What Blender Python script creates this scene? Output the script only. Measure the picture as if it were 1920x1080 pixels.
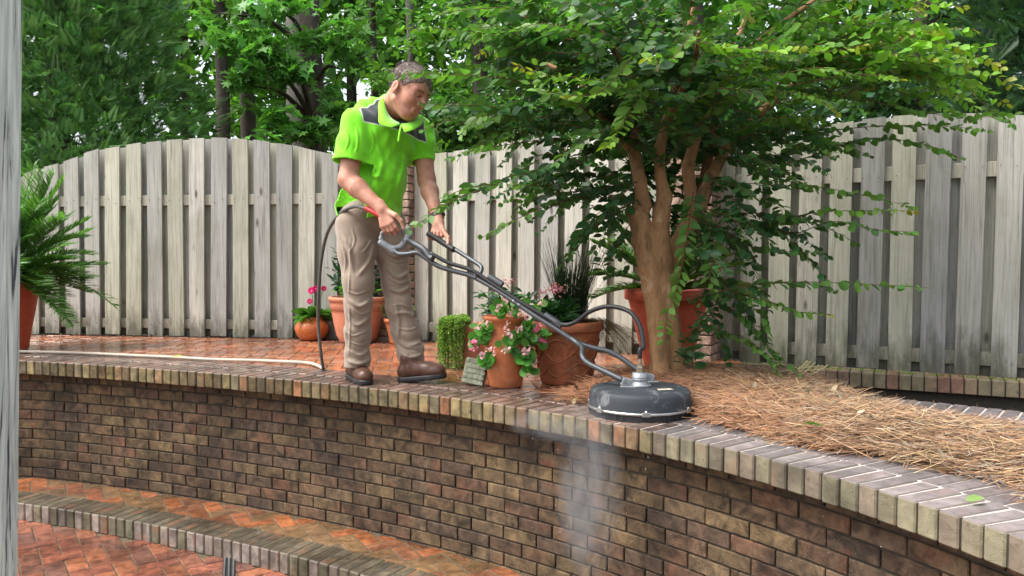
import bpy, math, random
import numpy as np
from math import sin, cos, pi, radians
from mathutils import Vector, Matrix
random.seed(7); rng = np.random.default_rng(7)
for o in list(bpy.data.objects): bpy.data.objects.remove(o)
S = bpy.context.scene; COL = S.collection
# ------------------------------------------------------------ camera, light, exposure
F = 1451.0; PIT = 0.0383; CH = 0.684
cd = bpy.data.cameras.new('camera'); cam = bpy.data.objects.new('camera', cd); COL.objects.link(cam)
cam.location = (0, 0, CH); cam.rotation_euler = (pi/2-PIT, 0, 0)
cd.sensor_width = 36; cd.lens = F/1920*36; cd.clip_start = .05; cd.clip_end = 2000
S.camera = cam
SUN_EL, SUN_AZ = radians(56), radians(-104)      # azimuth measured from +Y (ahead) towards +X
w = bpy.data.worlds.new('World'); S.world = w; w.use_nodes = True
nt = w.node_tree; nt.nodes.clear()
sky = nt.nodes.new('ShaderNodeTexSky'); sky.sky_type = 'NISHITA'; sky.sun_disc = False
sky.sun_elevation = SUN_EL; sky.sun_rotation = SUN_AZ; sky.air_density = 1.0; sky.dust_density = 5.0; sky.ozone_density = .6
bg = nt.nodes.new('ShaderNodeBackground'); bg.inputs[1].default_value = 0.15
hs = nt.nodes.new('ShaderNodeHueSaturation'); hs.inputs['Saturation'].default_value = .35
ow = nt.nodes.new('ShaderNodeOutputWorld')
nt.links.new(sky.outputs[0], hs.inputs['Color']); nt.links.new(hs.outputs[0], bg.inputs[0]); nt.links.new(bg.outputs[0], ow.inputs[0])
sd = bpy.data.lights.new('sun', 'SUN'); sd.energy = 1.0; sd.angle = radians(26); sd.color = (1, .97, .92)
so = bpy.data.objects.new('sun', sd); COL.objects.link(so)
sdir = Vector((sin(SUN_AZ)*cos(SUN_EL), cos(SUN_AZ)*cos(SUN_EL), sin(SUN_EL)))
so.rotation_euler = sdir.to_track_quat('Z', 'Y').to_euler(); so.location = (-6, 2, 9)
S.view_settings.view_transform = 'Standard'; S.view_settings.look = 'None'
S.view_settings.gamma = 1; S.view_settings.exposure = 1.45
S.render.resolution_x = 1024; S.render.resolution_y = 576
# ------------------------------------------------------------ placing helpers
def at(x, y, Y):
    "point at photo position x, y (1920x1080) and distance Y ahead"
    u = (x-960)/F; v = (540-y)/F
    fy = cos(PIT)+v*sin(PIT); z = -sin(PIT)+v*cos(PIT); t = Y/fy
    return np.array([u*t, Y, CH+z*t])
def gr(x, y, z=0.):
    u = (x-960)/F; v = (540-y)/F
    fy = cos(PIT)+v*sin(PIT); zz = -sin(PIT)+v*cos(PIT); t = (z-CH)/zz
    return np.array([u*t, fy*t, z])
def tag(o, label=None, cat=None, group=None, kind=None):
    if label: o['label'] = label
    if cat: o['category'] = cat
    if group: o['group'] = group
    if kind: o['kind'] = kind
    return o
def thing(name, label, cat, loc=(0,0,0), group=None):
    o = bpy.data.objects.new(name, None); COL.objects.link(o); o.location = loc
    o.empty_display_size = .1
    return tag(o, label, cat, group)
def mk(name, V, Fc, mat, parent=None, col=None, smooth=False, attrs=None):
    "one mesh object; V in world space; Fc = array (M,k) or list of tuples; parent's location is taken off"
    V = np.asarray(V, dtype=np.float64).reshape(-1, 3)
    if parent is not None:
        off = np.array(parent.location); p = parent.parent
        while p: off = off+np.array(p.location); p = p.parent
        V = V-off
    me = bpy.data.meshes.new(name)
    if isinstance(Fc, np.ndarray):
        M, k = Fc.shape
        me.vertices.add(len(V)); me.vertices.foreach_set('co', V.astype(np.float32).ravel())
        me.loops.add(M*k); me.loops.foreach_set('vertex_index', Fc.astype(np.int32).ravel())
        me.polygons.add(M); me.polygons.foreach_set('loop_start', np.arange(0, M*k, k, dtype=np.int32))
        me.polygons.foreach_set('loop_total', np.full(M, k, dtype=np.int32)); me.update(calc_edges=True)
    else:
        me.from_pydata([tuple(v) for v in V], [], [tuple(int(i) for i in f) for f in Fc]); me.update()
    me.validate()
    if smooth: me.polygons.foreach_set('use_smooth', [True]*len(me.polygons))
    if col is not None:
        a = me.color_attributes.new('col', 'FLOAT_COLOR', 'POINT')
        c = np.ones((len(V), 4), dtype=np.float32); c[:, :3] = np.asarray(col); a.data.foreach_set('color', c.ravel())
    for n, arr in (attrs or {}).items():
        a = me.attributes.new(n, 'FLOAT', 'POINT'); a.data.foreach_set('value', np.asarray(arr, dtype=np.float32))
    o = bpy.data.objects.new(name, me); COL.objects.link(o)
    if mat: me.materials.append(mat)
    if parent is not None: o.parent = parent
    return o
class MB:
    "collects shapes for ONE mesh"
    def __init__(s): s.V = []; s.F = []; s.C = []; s.n = 0
    def add(s, V, F_, c=(.5, .5, .5)):
        V = np.asarray(V, float).reshape(-1, 3); s.V.append(V)
        s.F += [tuple(int(i)+s.n for i in f) for f in F_]; s.n += len(V)
        c = np.asarray(c, float); s.C.append(np.tile(c, (len(V), 1)) if c.ndim == 1 else c)
    def box(s, c, ax, ay, az, hx, hy, hz, col=(.5,.5,.5), ch=0.):
        c, ax, ay, az = map(lambda q: np.asarray(q, float), (c, ax, ay, az))
        if ch <= 0:
            V = [c+ax*hx*i+ay*hy*j+az*hz*k for i in (-1,1) for j in (-1,1) for k in (-1,1)]
            s.add(V, [(0,1,3,2),(4,6,7,5),(0,4,5,1),(2,3,7,6),(0,2,6,4),(1,5,7,3)], col); return
        V = []; idx = {}
        for i in (-1,1):
            for j in (-1,1):
                for k in (-1,1):
                    for a in range(3):
                        d = [ch, ch, ch]; d[a] = 0
                        idx[(i,j,k,a)] = len(V)
                        V.append(c+ax*(hx-d[0])*i+ay*(hy-d[1])*j+az*(hz-d[2])*k)
        # vertex (i,j,k,a): on face perpendicular to axis a
        Fs = []
        def q(lst): Fs.append(tuple(lst))
        for i in (-1,1):
            o = [(-1,-1),(1,-1),(1,1),(-1,1)]
            if i < 0: o = o[::-1]
            q([idx[(i,a,b,0)] for a,b in o]); q([idx[(b,i,a,1)] for a,b in o]); q([idx[(a,b,i,2)] for a,b in o])
        for a in (-1,1):
            for b in (-1,1):
                q([idx[(a,b,-1,0)],idx[(a,b,1,0)],idx[(a,b,1,1)],idx[(a,b,-1,1)]])
                q([idx[(a,-1,b,0)],idx[(a,1,b,0)],idx[(a,1,b,2)],idx[(a,-1,b,2)]])
                q([idx[(-1,a,b,1)],idx[(1,a,b,1)],idx[(1,a,b,2)],idx[(-1,a,b,2)]])
        for i in (-1,1):
            for j in (-1,1):
                for k in (-1,1): q([idx[(i,j,k,0)],idx[(i,j,k,1)],idx[(i,j,k,2)]])
        s.add(V, Fs, col)
    def tube(s, P, r, n=8, col=(.5,.5,.5), cap=True):
        P = np.asarray(P, float); m = len(P); r = np.full(m, r, float) if np.isscalar(r) else np.asarray(r, float)
        T = np.gradient(P, axis=0); T /= np.linalg.norm(T, axis=1)[:, None]+1e-12
        up = np.array([0,0,1.]) if abs(T[0][2]) < .9 else np.array([1.,0,0])
        nrm = np.cross(T[0], up); nrm /= np.linalg.norm(nrm); V = []
        an = np.linspace(0, 2*pi, n, endpoint=False)
        for i in range(m):
            nrm = nrm-T[i]*nrm.dot(T[i]); nrm /= np.linalg.norm(nrm)+1e-12; b = np.cross(T[i], nrm)
            V.append(P[i]+r[i]*(np.cos(an)[:, None]*nrm+np.sin(an)[:, None]*b))
        V = np.concatenate(V); Fs = []
        for i in range(m-1):
            for j in range(n):
                k = (j+1) % n; Fs.append((i*n+j, i*n+k, (i+1)*n+k, (i+1)*n+j))
        if cap: Fs.append(tuple(range(n))[::-1]); Fs.append(tuple((m-1)*n+j for j in range(n)))
        s.add(V, Fs, col)
    def lathe(s, prof, c, n=40, col=(.5,.5,.5), wob=0.):
        c = np.asarray(c, float); V = []
        for (r, z) in prof:
            for j in range(n):
                a = 2*pi*j/n; rr = r*(1+wob*sin(a*2+1))
                V.append(c+np.array([rr*cos(a), rr*sin(a), z]))
        Fs = []
        for i in range(len(prof)-1):
            for j in range(n):
                k = (j+1) % n; Fs.append((i*n+j, i*n+k, (i+1)*n+k, (i+1)*n+j))
        s.add(V, Fs, col)
    def build(s, name, mat, parent=None, smooth=False):
        return mk(name, np.concatenate(s.V), s.F, mat, parent, np.concatenate(s.C), smooth)
def smooth_path(P, m=8):
    "Catmull-Rom through P"
    P = np.asarray(P, float); Q = np.vstack([2*P[0]-P[1], P, 2*P[-1]-P[-2]]); out = []
    for i in range(1, len(Q)-2):
        for t in np.linspace(0, 1, m, endpoint=False):
            a, b, c, d = Q[i-1:i+3]
            out.append(.5*((2*b)+(-a+c)*t+(2*a-5*b+4*c-d)*t*t+(-a+3*b-3*c+d)*t**3))
    out.append(P[-1]); return np.array(out)
def frames(D, roll=None):
    "rotation matrices with x axis along D (N,3), z roughly up"
    D = D/(np.linalg.norm(D, axis=1)[:, None]+1e-9); up = np.tile([0,0,1.], (len(D), 1))
    up[np.abs(D[:, 2]) > .95] = [0,1,0]
    y = np.cross(up, D); y /= np.linalg.norm(y, axis=1)[:, None]; z = np.cross(D, y)
    if roll is not None:
        c, s_ = np.cos(roll)[:, None], np.sin(roll)[:, None]; y, z = y*c+z*s_, z*c-y*s_
    return np.stack([D, y, z], axis=2)
def scatter(tpl, faces, pos, R, sc):
    tpl = np.asarray(tpl, float); N = len(pos); n = len(tpl)
    sc = np.asarray(sc, float); T = tpl[None]*(sc[:, None, None] if sc.ndim == 1 else sc[:, None, :])
    V = pos[:, None, :]+np.einsum('nij,nkj->nki', R, T)
    Fa = (np.asarray(faces)[None]+(np.arange(N)*n)[:, None, None]).reshape(-1, len(faces[0]))
    return V.reshape(-1, 3), Fa, n
LEAF = ([(0,0,0),(.28,.20,.05),(.6,.23,.06),(.86,.1,.02),(1,0,-.03),(.28,-.20,.05),(.6,-.23,.06),(.86,-.1,.02)], [(0,4,3,2,1),(0,5,6,7,4)])
ROUND = ([(0,0,0),(.1,.3,.04),(.45,.5,.08),(.8,.38,.04),(1,0,0),(.1,-.3,.04),(.45,-.5,.08),(.8,-.38,.04)], [(0,4,3,2,1),(0,5,6,7,4)])
BLADE = ([(0,.0,0),(.5,.05,.0),(1,0,-.04),(.5,-.05,.0)], [(0,3,2,1)])
def unit(n): v = rng.normal(size=(n, 3)); return v/np.linalg.norm(v, axis=1)[:, None]
def jitcol(base, n, dv=.15, dh=.08):
    base = np.asarray(base, float); b = np.tile(base, (n, 1)) if base.ndim == 1 else base
    return np.clip(b*(1+rng.normal(0, dv, (n, 1)))*(1+rng.normal(0, dh, (n, 3))), .002, 1)
# ------------------------------------------------------------ materials
def newmat(name, rough=.6, spec=.5, metal=0.):
    m = bpy.data.materials.new(name); m.use_nodes = True; b = m.node_tree.nodes['Principled BSDF']
    b.inputs['Roughness'].default_value = rough; b.inputs['Metallic'].default_value = metal
    b.inputs['Specular IOR Level'].default_value = spec
    return m, m.node_tree, b
def N(nt, t, **k):
    n = nt.nodes.new(t)
    for a, v in k.items():
        if a[0] == '_': setattr(n, a[1:], v)
        else: n.inputs[a].default_value = v
    return n
def coords(nt, scale=(1,1,1), attr_off=False):
    tc = N(nt, 'ShaderNodeTexCoord'); mp = N(nt, 'ShaderNodeMapping'); mp.inputs['Scale'].default_value = scale
    nt.links.new(tc.outputs['Object'], mp.inputs['Vector'])
    if attr_off:
        a = N(nt, 'ShaderNodeAttribute', _attribute_name='col'); s = N(nt, 'ShaderNodeVectorMath', _operation='MULTIPLY_ADD')
        s.inputs[1].default_value = (47, 31, 59); nt.links.new(a.outputs['Color'], s.inputs[0]); nt.links.new(mp.outputs[0], s.inputs[2]); return s.outputs[0]
    return mp.outputs[0]
def noise(nt, vec, scale, detail=4, rough=.55, dist=0.):
    n = N(nt, 'ShaderNodeTexNoise', Scale=scale, Detail=detail, Roughness=rough, Distortion=dist); nt.links.new(vec, n.inputs['Vector']); return n.outputs['Fac']
def ramp(nt, fac, stops):
    r = N(nt, 'ShaderNodeValToRGB'); nt.links.new(fac, r.inputs[0]); e = r.color_ramp.elements
    while len(e) < len(stops): e.new(.5)
    for i, (p, c) in enumerate(stops):
        e[i].position = p; e[i].color = (*c, 1) if hasattr(c, '__len__') else (c, c, c, 1)
    return r.outputs[0]
def mix(nt, a, b, fac, mode='MIX'):
    m = N(nt, 'ShaderNodeMix', _data_type='RGBA', _blend_type=mode)
    for s, v in ((m.inputs[6], a), (m.inputs[7], b), (m.inputs[0], fac)):
        if hasattr(v, 'is_linked'): nt.links.new(v, s)
        elif hasattr(v, '__len__'): s.default_value = (*v, 1)
        else: s.default_value = v
    return m.outputs[2]
def bump(nt, b, h, strength=.4, dist=.005, base=None):
    n = N(nt, 'ShaderNodeBump', Strength=strength, Distance=dist); nt.links.new(h, n.inputs['Height'])
    if base: nt.links.new(base, n.inputs['Normal'])
    nt.links.new(n.outputs[0], b.inputs['Normal']); return n.outputs[0]
def attrcol(nt): return N(nt, 'ShaderNodeAttribute', _attribute_name='col').outputs['Color']
def leafmat(name, trans=.35, rough=.45, spec=.4):
    m, nt, b = newmat(name, rough, spec); c = attrcol(nt)
    n = noise(nt, coords(nt), 9, 2); c2 = mix(nt, c, ramp(nt, n, [(.3, .75), (.7, 1.0)]), 1., 'MULTIPLY')
    nt.links.new(c2, b.inputs['Base Color']); t = N(nt, 'ShaderNodeBsdfTranslucent'); ms = N(nt, 'ShaderNodeMixShader'); ms.inputs[0].default_value = trans
    tc = mix(nt, c, (1.1, 1.35, .5), 1., 'MULTIPLY'); nt.links.new(tc, t.inputs[0])
    nt.links.new(b.outputs[0], ms.inputs[1]); nt.links.new(t.outputs[0], ms.inputs[2]); nt.links.new(ms.outputs[0], nt.nodes['Material Output'].inputs[0]); return m
M_LEAF = leafmat('leaf'); M_CONIF = leafmat('conifer_leaf', .15, .6, .25); M_PETAL = leafmat('petal', .3, .6, .2)
def brickmat(name, wet=0., mott=1., bs=.6, red=.55):
    m, nt, b = newmat(name, .85, .35); v = coords(nt, (1,1,1), True)
    c = attrcol(nt); n1 = noise(nt, v, 14, 6, .65, .6); n2 = noise(nt, v, 55, 4, .6); n3 = noise(nt, v, 5, 3)
    c = mix(nt, c, ramp(nt, n1, [(.34, .30), (.5, .92), (.66, 1.65)]), mott, 'MULTIPLY')
    c = mix(nt, c, (.30, .10, .055), ramp(nt, n3, [(.57, 0.), (.72, red*mott)]))
    c = mix(nt, c, (.02, .018, .018), ramp(nt, n2, [(.60, 0.), (.75, .6)]))
    n4 = noise(nt, coords(nt, (1,1,.6)), 2.2, 5, .7, .5); c = mix(nt, c, ramp(nt, n4, [(.36, .48), (.55, 1.), (.75, 1.12)]), 1., 'MULTIPLY')
    n5 = noise(nt, v, 130, 2, .5); c = mix(nt, c, (.34,.31,.26), ramp(nt, n5, [(.70, 0.), (.78, .5)]))
    nt.links.new(c, b.inputs['Base Color'])
    vc = N(nt, 'ShaderNodeTexVoronoi', _feature='DISTANCE_TO_EDGE', Scale=22.); d = N(nt, 'ShaderNodeVectorMath', _operation='MULTIPLY_ADD')
    nc = N(nt, 'ShaderNodeTexNoise', Scale=12.); nt.links.new(v, nc.inputs['Vector']); d.inputs[1].default_value = (.22,)*3
    nt.links.new(nc.outputs['Color'], d.inputs[0]); nt.links.new(v, d.inputs[2]); nt.links.new(d.outputs[0], vc.inputs['Vector'])
    cr = ramp(nt, vc.outputs['Distance'], [(0, 0.), (.05, 1.)])
    hh = mix(nt, n1, mix(nt, n2, cr, .35), .6); bump(nt, b, hh, bs, .006)
    if wet > 0:
        pw = noise(nt, coords(nt), 2.6, 4, .6); r = ramp(nt, pw, [(.38, .06), (.62, .75-.45*wet)])
        nt.links.new(r, b.inputs['Roughness']); b.inputs['Coat Weight'].default_value = .25*wet; b.inputs['Coat Roughness'].default_value = .08
    return m
M_WALL = brickmat('brick_wall', 0., 1., .85, .22); M_CAP = brickmat('brick_cap', .6, .8, .5); M_PAVE = brickmat('wet_paver', 1., .45, .3); M_STEP = brickmat('step_brick', .35, .7, .5); M_CAPDRY = brickmat('brick_cap_dry', 0, .4, .5)
def plainmat(name, col, rough=.7, nscale=20, amp=.25, bs=.2, spec=.4, metal=0, bd=.003, use=False):
    m, nt, b = newmat(name, rough, spec, metal); v = coords(nt); n = noise(nt, v, nscale, 5, .6)
    c = mix(nt, attrcol(nt) if use else col, ramp(nt, n, [(.25, 1-amp), (.75, 1+amp)]), 1., 'MULTIPLY'); nt.links.new(c, b.inputs['Base Color']); bump(nt, b, n, bs, bd); return m
M_MORTAR = plainmat('mortar', (.05, .043, .033), .9, 40, .35, .5); M_MORTW = plainmat('pale_mortar', (.42, .38, .35), .9, 40, .35, .4)
M_MORTAR2 = plainmat('dark_joint', (.10, .075, .045), .5, 30, .4, .4); M_SOIL = plainmat('soil', (.03, .02, .014), .95, 60, .5, .8)
M_GROUND = plainmat('forest_floor', (.09, .065, .04), .95, 3, .5, .5)
M_STRAWB = plainmat('straw_base', (.16, .075, .035), .95, 60, .5, 1.)
M_STRAW = plainmat('pine_straw', (.5,.3,.15), .7, 30, .2, .1, use=True); M_TWIG = plainmat('twig', (.10, .045, .025), .7, 60, .3, .3)
def potmat(name, col, stain=(.09,.05,.03), st=.5, rough=.6, bs=.25, sc=7):
    m, nt, b = newmat(name, rough, .35); v = coords(nt); n = noise(nt, v, sc, 6, .6, .4); n2 = noise(nt, v, 60, 3)
    c = mix(nt, col, stain, ramp(nt, n, [(.45, 0.), (.75, st)])); c = mix(nt, c, ramp(nt, n2, [(.3, .85), (.7, 1.1)]), 1., 'MULTIPLY'); n3 = noise(nt, coords(nt, (1,1,1.6)), 11, 6, .75, .6); c = mix(nt, c, (.48,.36,.28), ramp(nt, n3, [(.56, 0.), (.74, .45*st+.1)]))
    nt.links.new(c, b.inputs['Base Color']); bump(nt, b, mix(nt, n, n2, .5), bs, .004); return m
M_TERRA = potmat('terracotta', (.42, .13, .05)); M_TERRAP = potmat('pink_terracotta', (.52, .20, .12), st=.2); M_REDPOT = potmat('red_painted_clay', (.50, .085, .04), (.3, .1, .06), .4, .55, .9, 26)
M_DKPOT = potmat('aged_terracotta', (.30, .095, .04), (.05, .03, .02), .7)
def woodmat(name, light, dark, green=0.):
    m, nt, b = newmat(name, .85, .25); v = coords(nt, (30, 30, 1.1), True); n = noise(nt, v, 1.6, 6, .65, .7)
    a = attrcol(nt); c = mix(nt, a, ramp(nt, n, [(.27, .5), (.46, .95), (.7, 1.14)]), 1., 'MULTIPLY'); vf = coords(nt, (110, 110, 2.), True); nf = noise(nt, vf, 1.5, 5, .7, .3); c = mix(nt, c, ramp(nt, nf, [(.3, .62), (.5, 1.), (.72, 1.12)]), 1., 'MULTIPLY')
    v2 = coords(nt, (9, 9, 3.2), True); vo = N(nt, 'ShaderNodeTexVoronoi', Scale=.8); nt.links.new(v2, vo.inputs['Vector'])
    c = mix(nt, (.07, .05, .04), c, ramp(nt, vo.outputs['Distance'], [(.05, .15), (.13, 1.)]))
    v3 = coords(nt, (1, 1, .5)); g = noise(nt, v3, 3.5, 5, .65)
    c = mix(nt, c, (.16, .17, .10), ramp(nt, g, [(.45, 0.), (.75, .5)]))
    tc = N(nt, 'ShaderNodeTexCoord'); sx = N(nt, 'ShaderNodeSeparateXYZ'); nt.links.new(tc.outputs['Object'], sx.inputs[0])
    g2 = noise(nt, coords(nt, (9, 9, 2.5), True), 1.2, 5, .7); ad = N(nt, 'ShaderNodeMath', _operation='MULTIPLY_ADD'); ad.inputs[1].default_value = -.9
    nt.links.new(g2, ad.inputs[0]); nt.links.new(sx.outputs['Z'], ad.inputs[2])
    dirt = ramp(nt, ad.outputs[0], [(-.0, 0.), (1., 0.)]); dm = N(nt, 'ShaderNodeMapRange'); dm.inputs[1].default_value = -.46; dm.inputs[2].default_value = -.2; dm.inputs[3].default_value = .75; dm.inputs[4].default_value = 0.
    nt.links.new(ad.outputs[0], dm.inputs[0]); c = mix(nt, c, (.05, .05, .03), dm.outputs[0])
    nt.links.new(c, b.inputs['Base Color']); bump(nt, b, n, .35, .004); return m
M_WOOD = woodmat('weathered_board', None, None)
def barkmat(name, c1, c2, c3, sc=6, st=(1,1,.4), bs=.3, bd=.006):
    m, nt, b = newmat(name, .75, .3); v = coords(nt, st); n = noise(nt, v, sc, 5, .55, 1.2); n2 = noise(nt, v, sc*6, 4)
    c = ramp(nt, n, [(.3, c1), (.48, c2), (.62, c2), (.75, c3)]); c = mix(nt, c, ramp(nt, n2, [(.3, .8), (.7, 1.1)]), 1., 'MULTIPLY')
    nt.links.new(c, b.inputs['Base Color']); bump(nt, b, mix(nt, n, n2, .4), bs, bd); return m
M_CRAPE = barkmat('smooth_bark', (.12, .075, .04), (.32, .18, .085), (.52, .40, .25), 11, (1,1,.4), .45)
M_BARK = barkmat('rough_bark', (.02, .016, .012), (.06, .048, .038), (.12, .10, .085), 5, (3,3,.5), .9, .03)
M_BARKG = barkmat('grey_bark', (.07, .06, .05), (.16, .145, .125), (.25, .23, .2), 5, (3,3,.5), .8, .03)

# ------------------------------------------------------------ wall curve (plan): front edge of the coping
cap_px = [(39.6,676),(177,683.8),(302,691),(396,699),(483,706.7),(639.6,721.9),(783,739.2),(962.5,761.9),(1087.5,783.5),(1196,801),(1271,817),(1371,842.5),(1450,863),(1554,896.7),(1666,928),(1766,959),(1843,983),(1916,1004)]
PC = np.array([gr(x, y)[:2] for x, y in cap_px])
C0 = np.array([-3.2, .5]); th = np.arctan2(PC[:,0]-C0[0], PC[:,1]-C0[1]); rr = np.hypot(*(PC-C0).T)
co = np.polyfit(th, rr, 4)
t0, t1 = th[0], th[-1]
def rad(t):
    tt = np.clip(t, t0, t1); d = np.polyval(np.polyder(co), tt); return np.polyval(co, tt)+(t-tt)*d*.55
TT = np.linspace(-.75, 2.35, 1200); CUR = np.c_[C0[0]+rad(TT)*np.sin(TT), C0[1]+rad(TT)*np.cos(TT)]
TAN = np.gradient(CUR, axis=0); TAN /= np.linalg.norm(TAN, axis=1)[:, None]; NOR = np.c_[-TAN[:,1], TAN[:,0]]   # NOR points away from the patio
def offcurve(o, step=None):
    P = CUR+NOR*o; L = np.r_[0, np.cumsum(np.linalg.norm(np.diff(P, axis=0), axis=1))]
    return P, L
def alongs(o, pitch, phase=0.):
    P, L = offcurve(o); s = np.arange(phase, L[-1], pitch)
    x = np.interp(s, L, P[:,0]); y = np.interp(s, L, P[:,1]); tx = np.interp(s, L, TAN[:,0]); ty = np.interp(s, L, TAN[:,1])
    return np.c_[x, y], np.c_[tx, ty]/np.hypot(tx, ty)[:, None]
from mathutils.kdtree import KDTree
kd = KDTree(len(CUR)); [kd.insert((p[0], p[1], 0), i) for i, p in enumerate(CUR)]; kd.balance()
def sdist(x, y):
    co_, i, d = kd.find((x, y, 0)); return float(np.dot(np.array([x, y])-CUR[i], NOR[i]))
def strip(o1, o2, z, name, mat, z2=None, sl=None):
    A = CUR+NOR*o1; B = CUR+NOR*o2; z2 = z if z2 is None else z2
    if sl: A = A[sl]; B = B[sl]
    V = np.r_[np.c_[A, np.full(len(A), z)], np.c_[B, np.full(len(B), z2)]]; n = len(A)
    Fs = np.array([(i, i+1, n+i+1, n+i) for i in range(n-1)]); return V, Fs
OW, OT, OS = .115, .41, -.345         # wall face, inner edge of the coping, step edge
ZT, ZL = -.825, -.931                  # tread and lower patio levels
def visible(x, y): return -4.6 < x < 3.6 and y > -.6
# retaining wall
rw = thing('retaining_wall', 'curved brown brick retaining wall with an overhanging brick coping the man stands on', 'wall', (-.8, 4.2, ZT))
V, Fs = strip(OW+.012, OW+.012, -.09, '', None, ZT-.1); back = MB(); back.add(V, Fs[:, ::-1].tolist())
V, Fs = strip(.012, OT, -.006, '', None); back.add(V, Fs.tolist())
V, Fs = strip(.012, OW+.02, -.088, '', None); back.add(V, Fs.tolist())
V, Fs = strip(.008, .008, -.006, '', None, -.088); back.add(V, Fs.tolist())
back.build('mortar', M_MORTAR, rw)
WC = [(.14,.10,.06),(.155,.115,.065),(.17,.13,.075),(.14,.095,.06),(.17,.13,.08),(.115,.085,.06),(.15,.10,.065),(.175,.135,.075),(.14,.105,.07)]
mb = MB()
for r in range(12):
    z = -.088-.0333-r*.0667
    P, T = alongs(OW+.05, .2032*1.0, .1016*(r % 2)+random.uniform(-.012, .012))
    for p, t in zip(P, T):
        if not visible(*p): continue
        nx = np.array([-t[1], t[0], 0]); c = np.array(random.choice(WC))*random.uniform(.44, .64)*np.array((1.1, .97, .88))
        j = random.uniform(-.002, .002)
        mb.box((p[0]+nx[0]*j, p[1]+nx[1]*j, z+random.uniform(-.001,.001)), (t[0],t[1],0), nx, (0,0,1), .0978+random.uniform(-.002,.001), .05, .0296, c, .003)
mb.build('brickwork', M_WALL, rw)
YC = [(.19,.155,.075),(.175,.145,.075),(.16,.135,.08),(.20,.13,.07),(.14,.11,.065),(.22,.175,.085),(.18,.15,.08),(.12,.095,.06)]
GC = [(.17,.155,.10),(.19,.165,.11),(.15,.13,.09),(.18,.145,.105),(.175,.155,.10)]
TC = [(.16,.10,.08),(.18,.12,.095),(.13,.09,.075),(.20,.13,.10)]
wet, dry = MB(), MB()
P, T = alongs(.1, .0685); k = 0
for p, t in zip(P, T):
    if not visible(*p): continue
    nx = np.array([-t[1], t[0], 0]); isdry = p[0] > .62 and p[1] < 3.3
    c = np.array(random.choice(GC if isdry else YC))*random.uniform(.8, 1.15)
    if not isdry and random.random() < .05: c = np.array((.25, .12, .06))*random.uniform(.7, 1.1)
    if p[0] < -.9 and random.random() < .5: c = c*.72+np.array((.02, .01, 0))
    ct = np.array(random.choice(TC))*random.uniform(.85, 1.15)
    if isdry: ct = np.array((.17, .145, .14))*random.uniform(.75, 1.2)
    b = dry if isdry else wet; n0 = b.n; mbx = MB()
    mbx.box((p[0], p[1], -.046+random.uniform(-.002,.0015)), (t[0],t[1],0), nx, (0,0,1), .0302, .1+random.uniform(-.002,.003), .046, c, .005)
    Vb = mbx.V[0]; Cb = np.tile(c, (len(Vb), 1)); Cb[Vb[:, 2] > -.0035] = ct
    b.add(Vb, mbx.F, Cb)
P, T = alongs(.308, .0685)
for p, t in zip(P, T):
    if not visible(*p): continue
    nx = np.array([-t[1], t[0], 0]); isdry = p[0] > .62 and p[1] < 3.3
    ct = np.array((.165, .14, .135) if isdry else random.choice(TC))*random.uniform(.75, 1.2)
    (dry if isdry else wet).box((p[0], p[1], -.046+random.uniform(-.002,.001)), (t[0],t[1],0), nx, (0,0,1), .0302, .1, .046, ct, .004)
wet.build('wet_coping', M_CAP, rw); dry.build('dry_coping', M_CAPDRY, rw)
V, Fs = strip(.012, OT, -.0045, '', None); i0 = np.searchsorted(-CUR[:,1][600:], -3.3)+600
V, Fs = strip(.012, OT, -.0042, '', None, sl=slice(i0, 1200)); mk('pale_joints', V, Fs, M_MORTW, rw)
# step
st = thing('brick_step', 'low curved brick step running along the foot of the retaining wall', 'step', (-1.2, 3.7, ZL))
V, Fs = strip(OS+.01, OW+.1, ZT-.006, '', None); mb = MB(); mb.add(V, Fs.tolist())
V, Fs = strip(OS+.008, OS+.008, ZT-.006, '', None, ZL-.05); mb.add(V, Fs[:, ::-1].tolist()); mb.build('joint_mortar', M_MORTAR2, st)
mb = MB(); P, T = alongs(OS+.1, .0685)
for p, t in zip(P, T):
    if not visible(*p): continue
    nx = np.array([-t[1], t[0], 0]); c = np.array(random.choice([(.23,.19,.16),(.19,.16,.13),(.25,.21,.18),(.12,.11,.07),(.17,.15,.10)]))*random.uniform(.8, 1.15)
    ct = np.array((.085,.07,.045))*random.uniform(.8, 1.3); q = MB()
    q.box((p[0], p[1], ZT-.055), (t[0],t[1],0), nx, (0,0,1), .0305, .1, .055, c, .006)
    Cb = np.tile(c, (24, 1)); Cb[q.V[0][:, 2] > ZT-.003] = ct; mb.add(q.V[0], q.F, Cb)
mb.build('nosing', M_STEP, st)
def herring(inside, ang, org, zt, cols, name, mat, parent=None, L=.2, W=.0935, g=.007, h=.02, fl=None):
    "herringbone brick pattern over the region where inside(x, y) holds"
    mb = MB(); a = W+g; ux = np.array([cos(ang), sin(ang)]); uy = np.array([-sin(ang), cos(ang)])
    n = 70
    for i in range(-n, n):
        for j in range(-n, n):
            # 2-brick cell of the classic pattern
            for k in (0, 1):
                m_ = (i-j) % 4
                if k == 0 and m_ == 0: cx, cy, hx, hy = i*a+a, j*a+a/2, a*2, a
                elif k == 1 and m_ == 3: cx, cy, hx, hy = i*a+a/2, j*a+a, a, a*2
                else: continue
                p = np.array(org)+ux*cx+uy*cy
                if not visible(*p) or not inside(*p): continue
                c = np.array(random.choice(cols))*random.uniform(.8, 1.2)
                mb.box((p[0], p[1], zt-h+random.uniform(-.0015, .001)), (*ux, 0), (*uy, 0), (0,0,1), (hx-g)/2, (hy-g)/2, h, c, .003)
    return mb.build(name, mat, parent)
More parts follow.
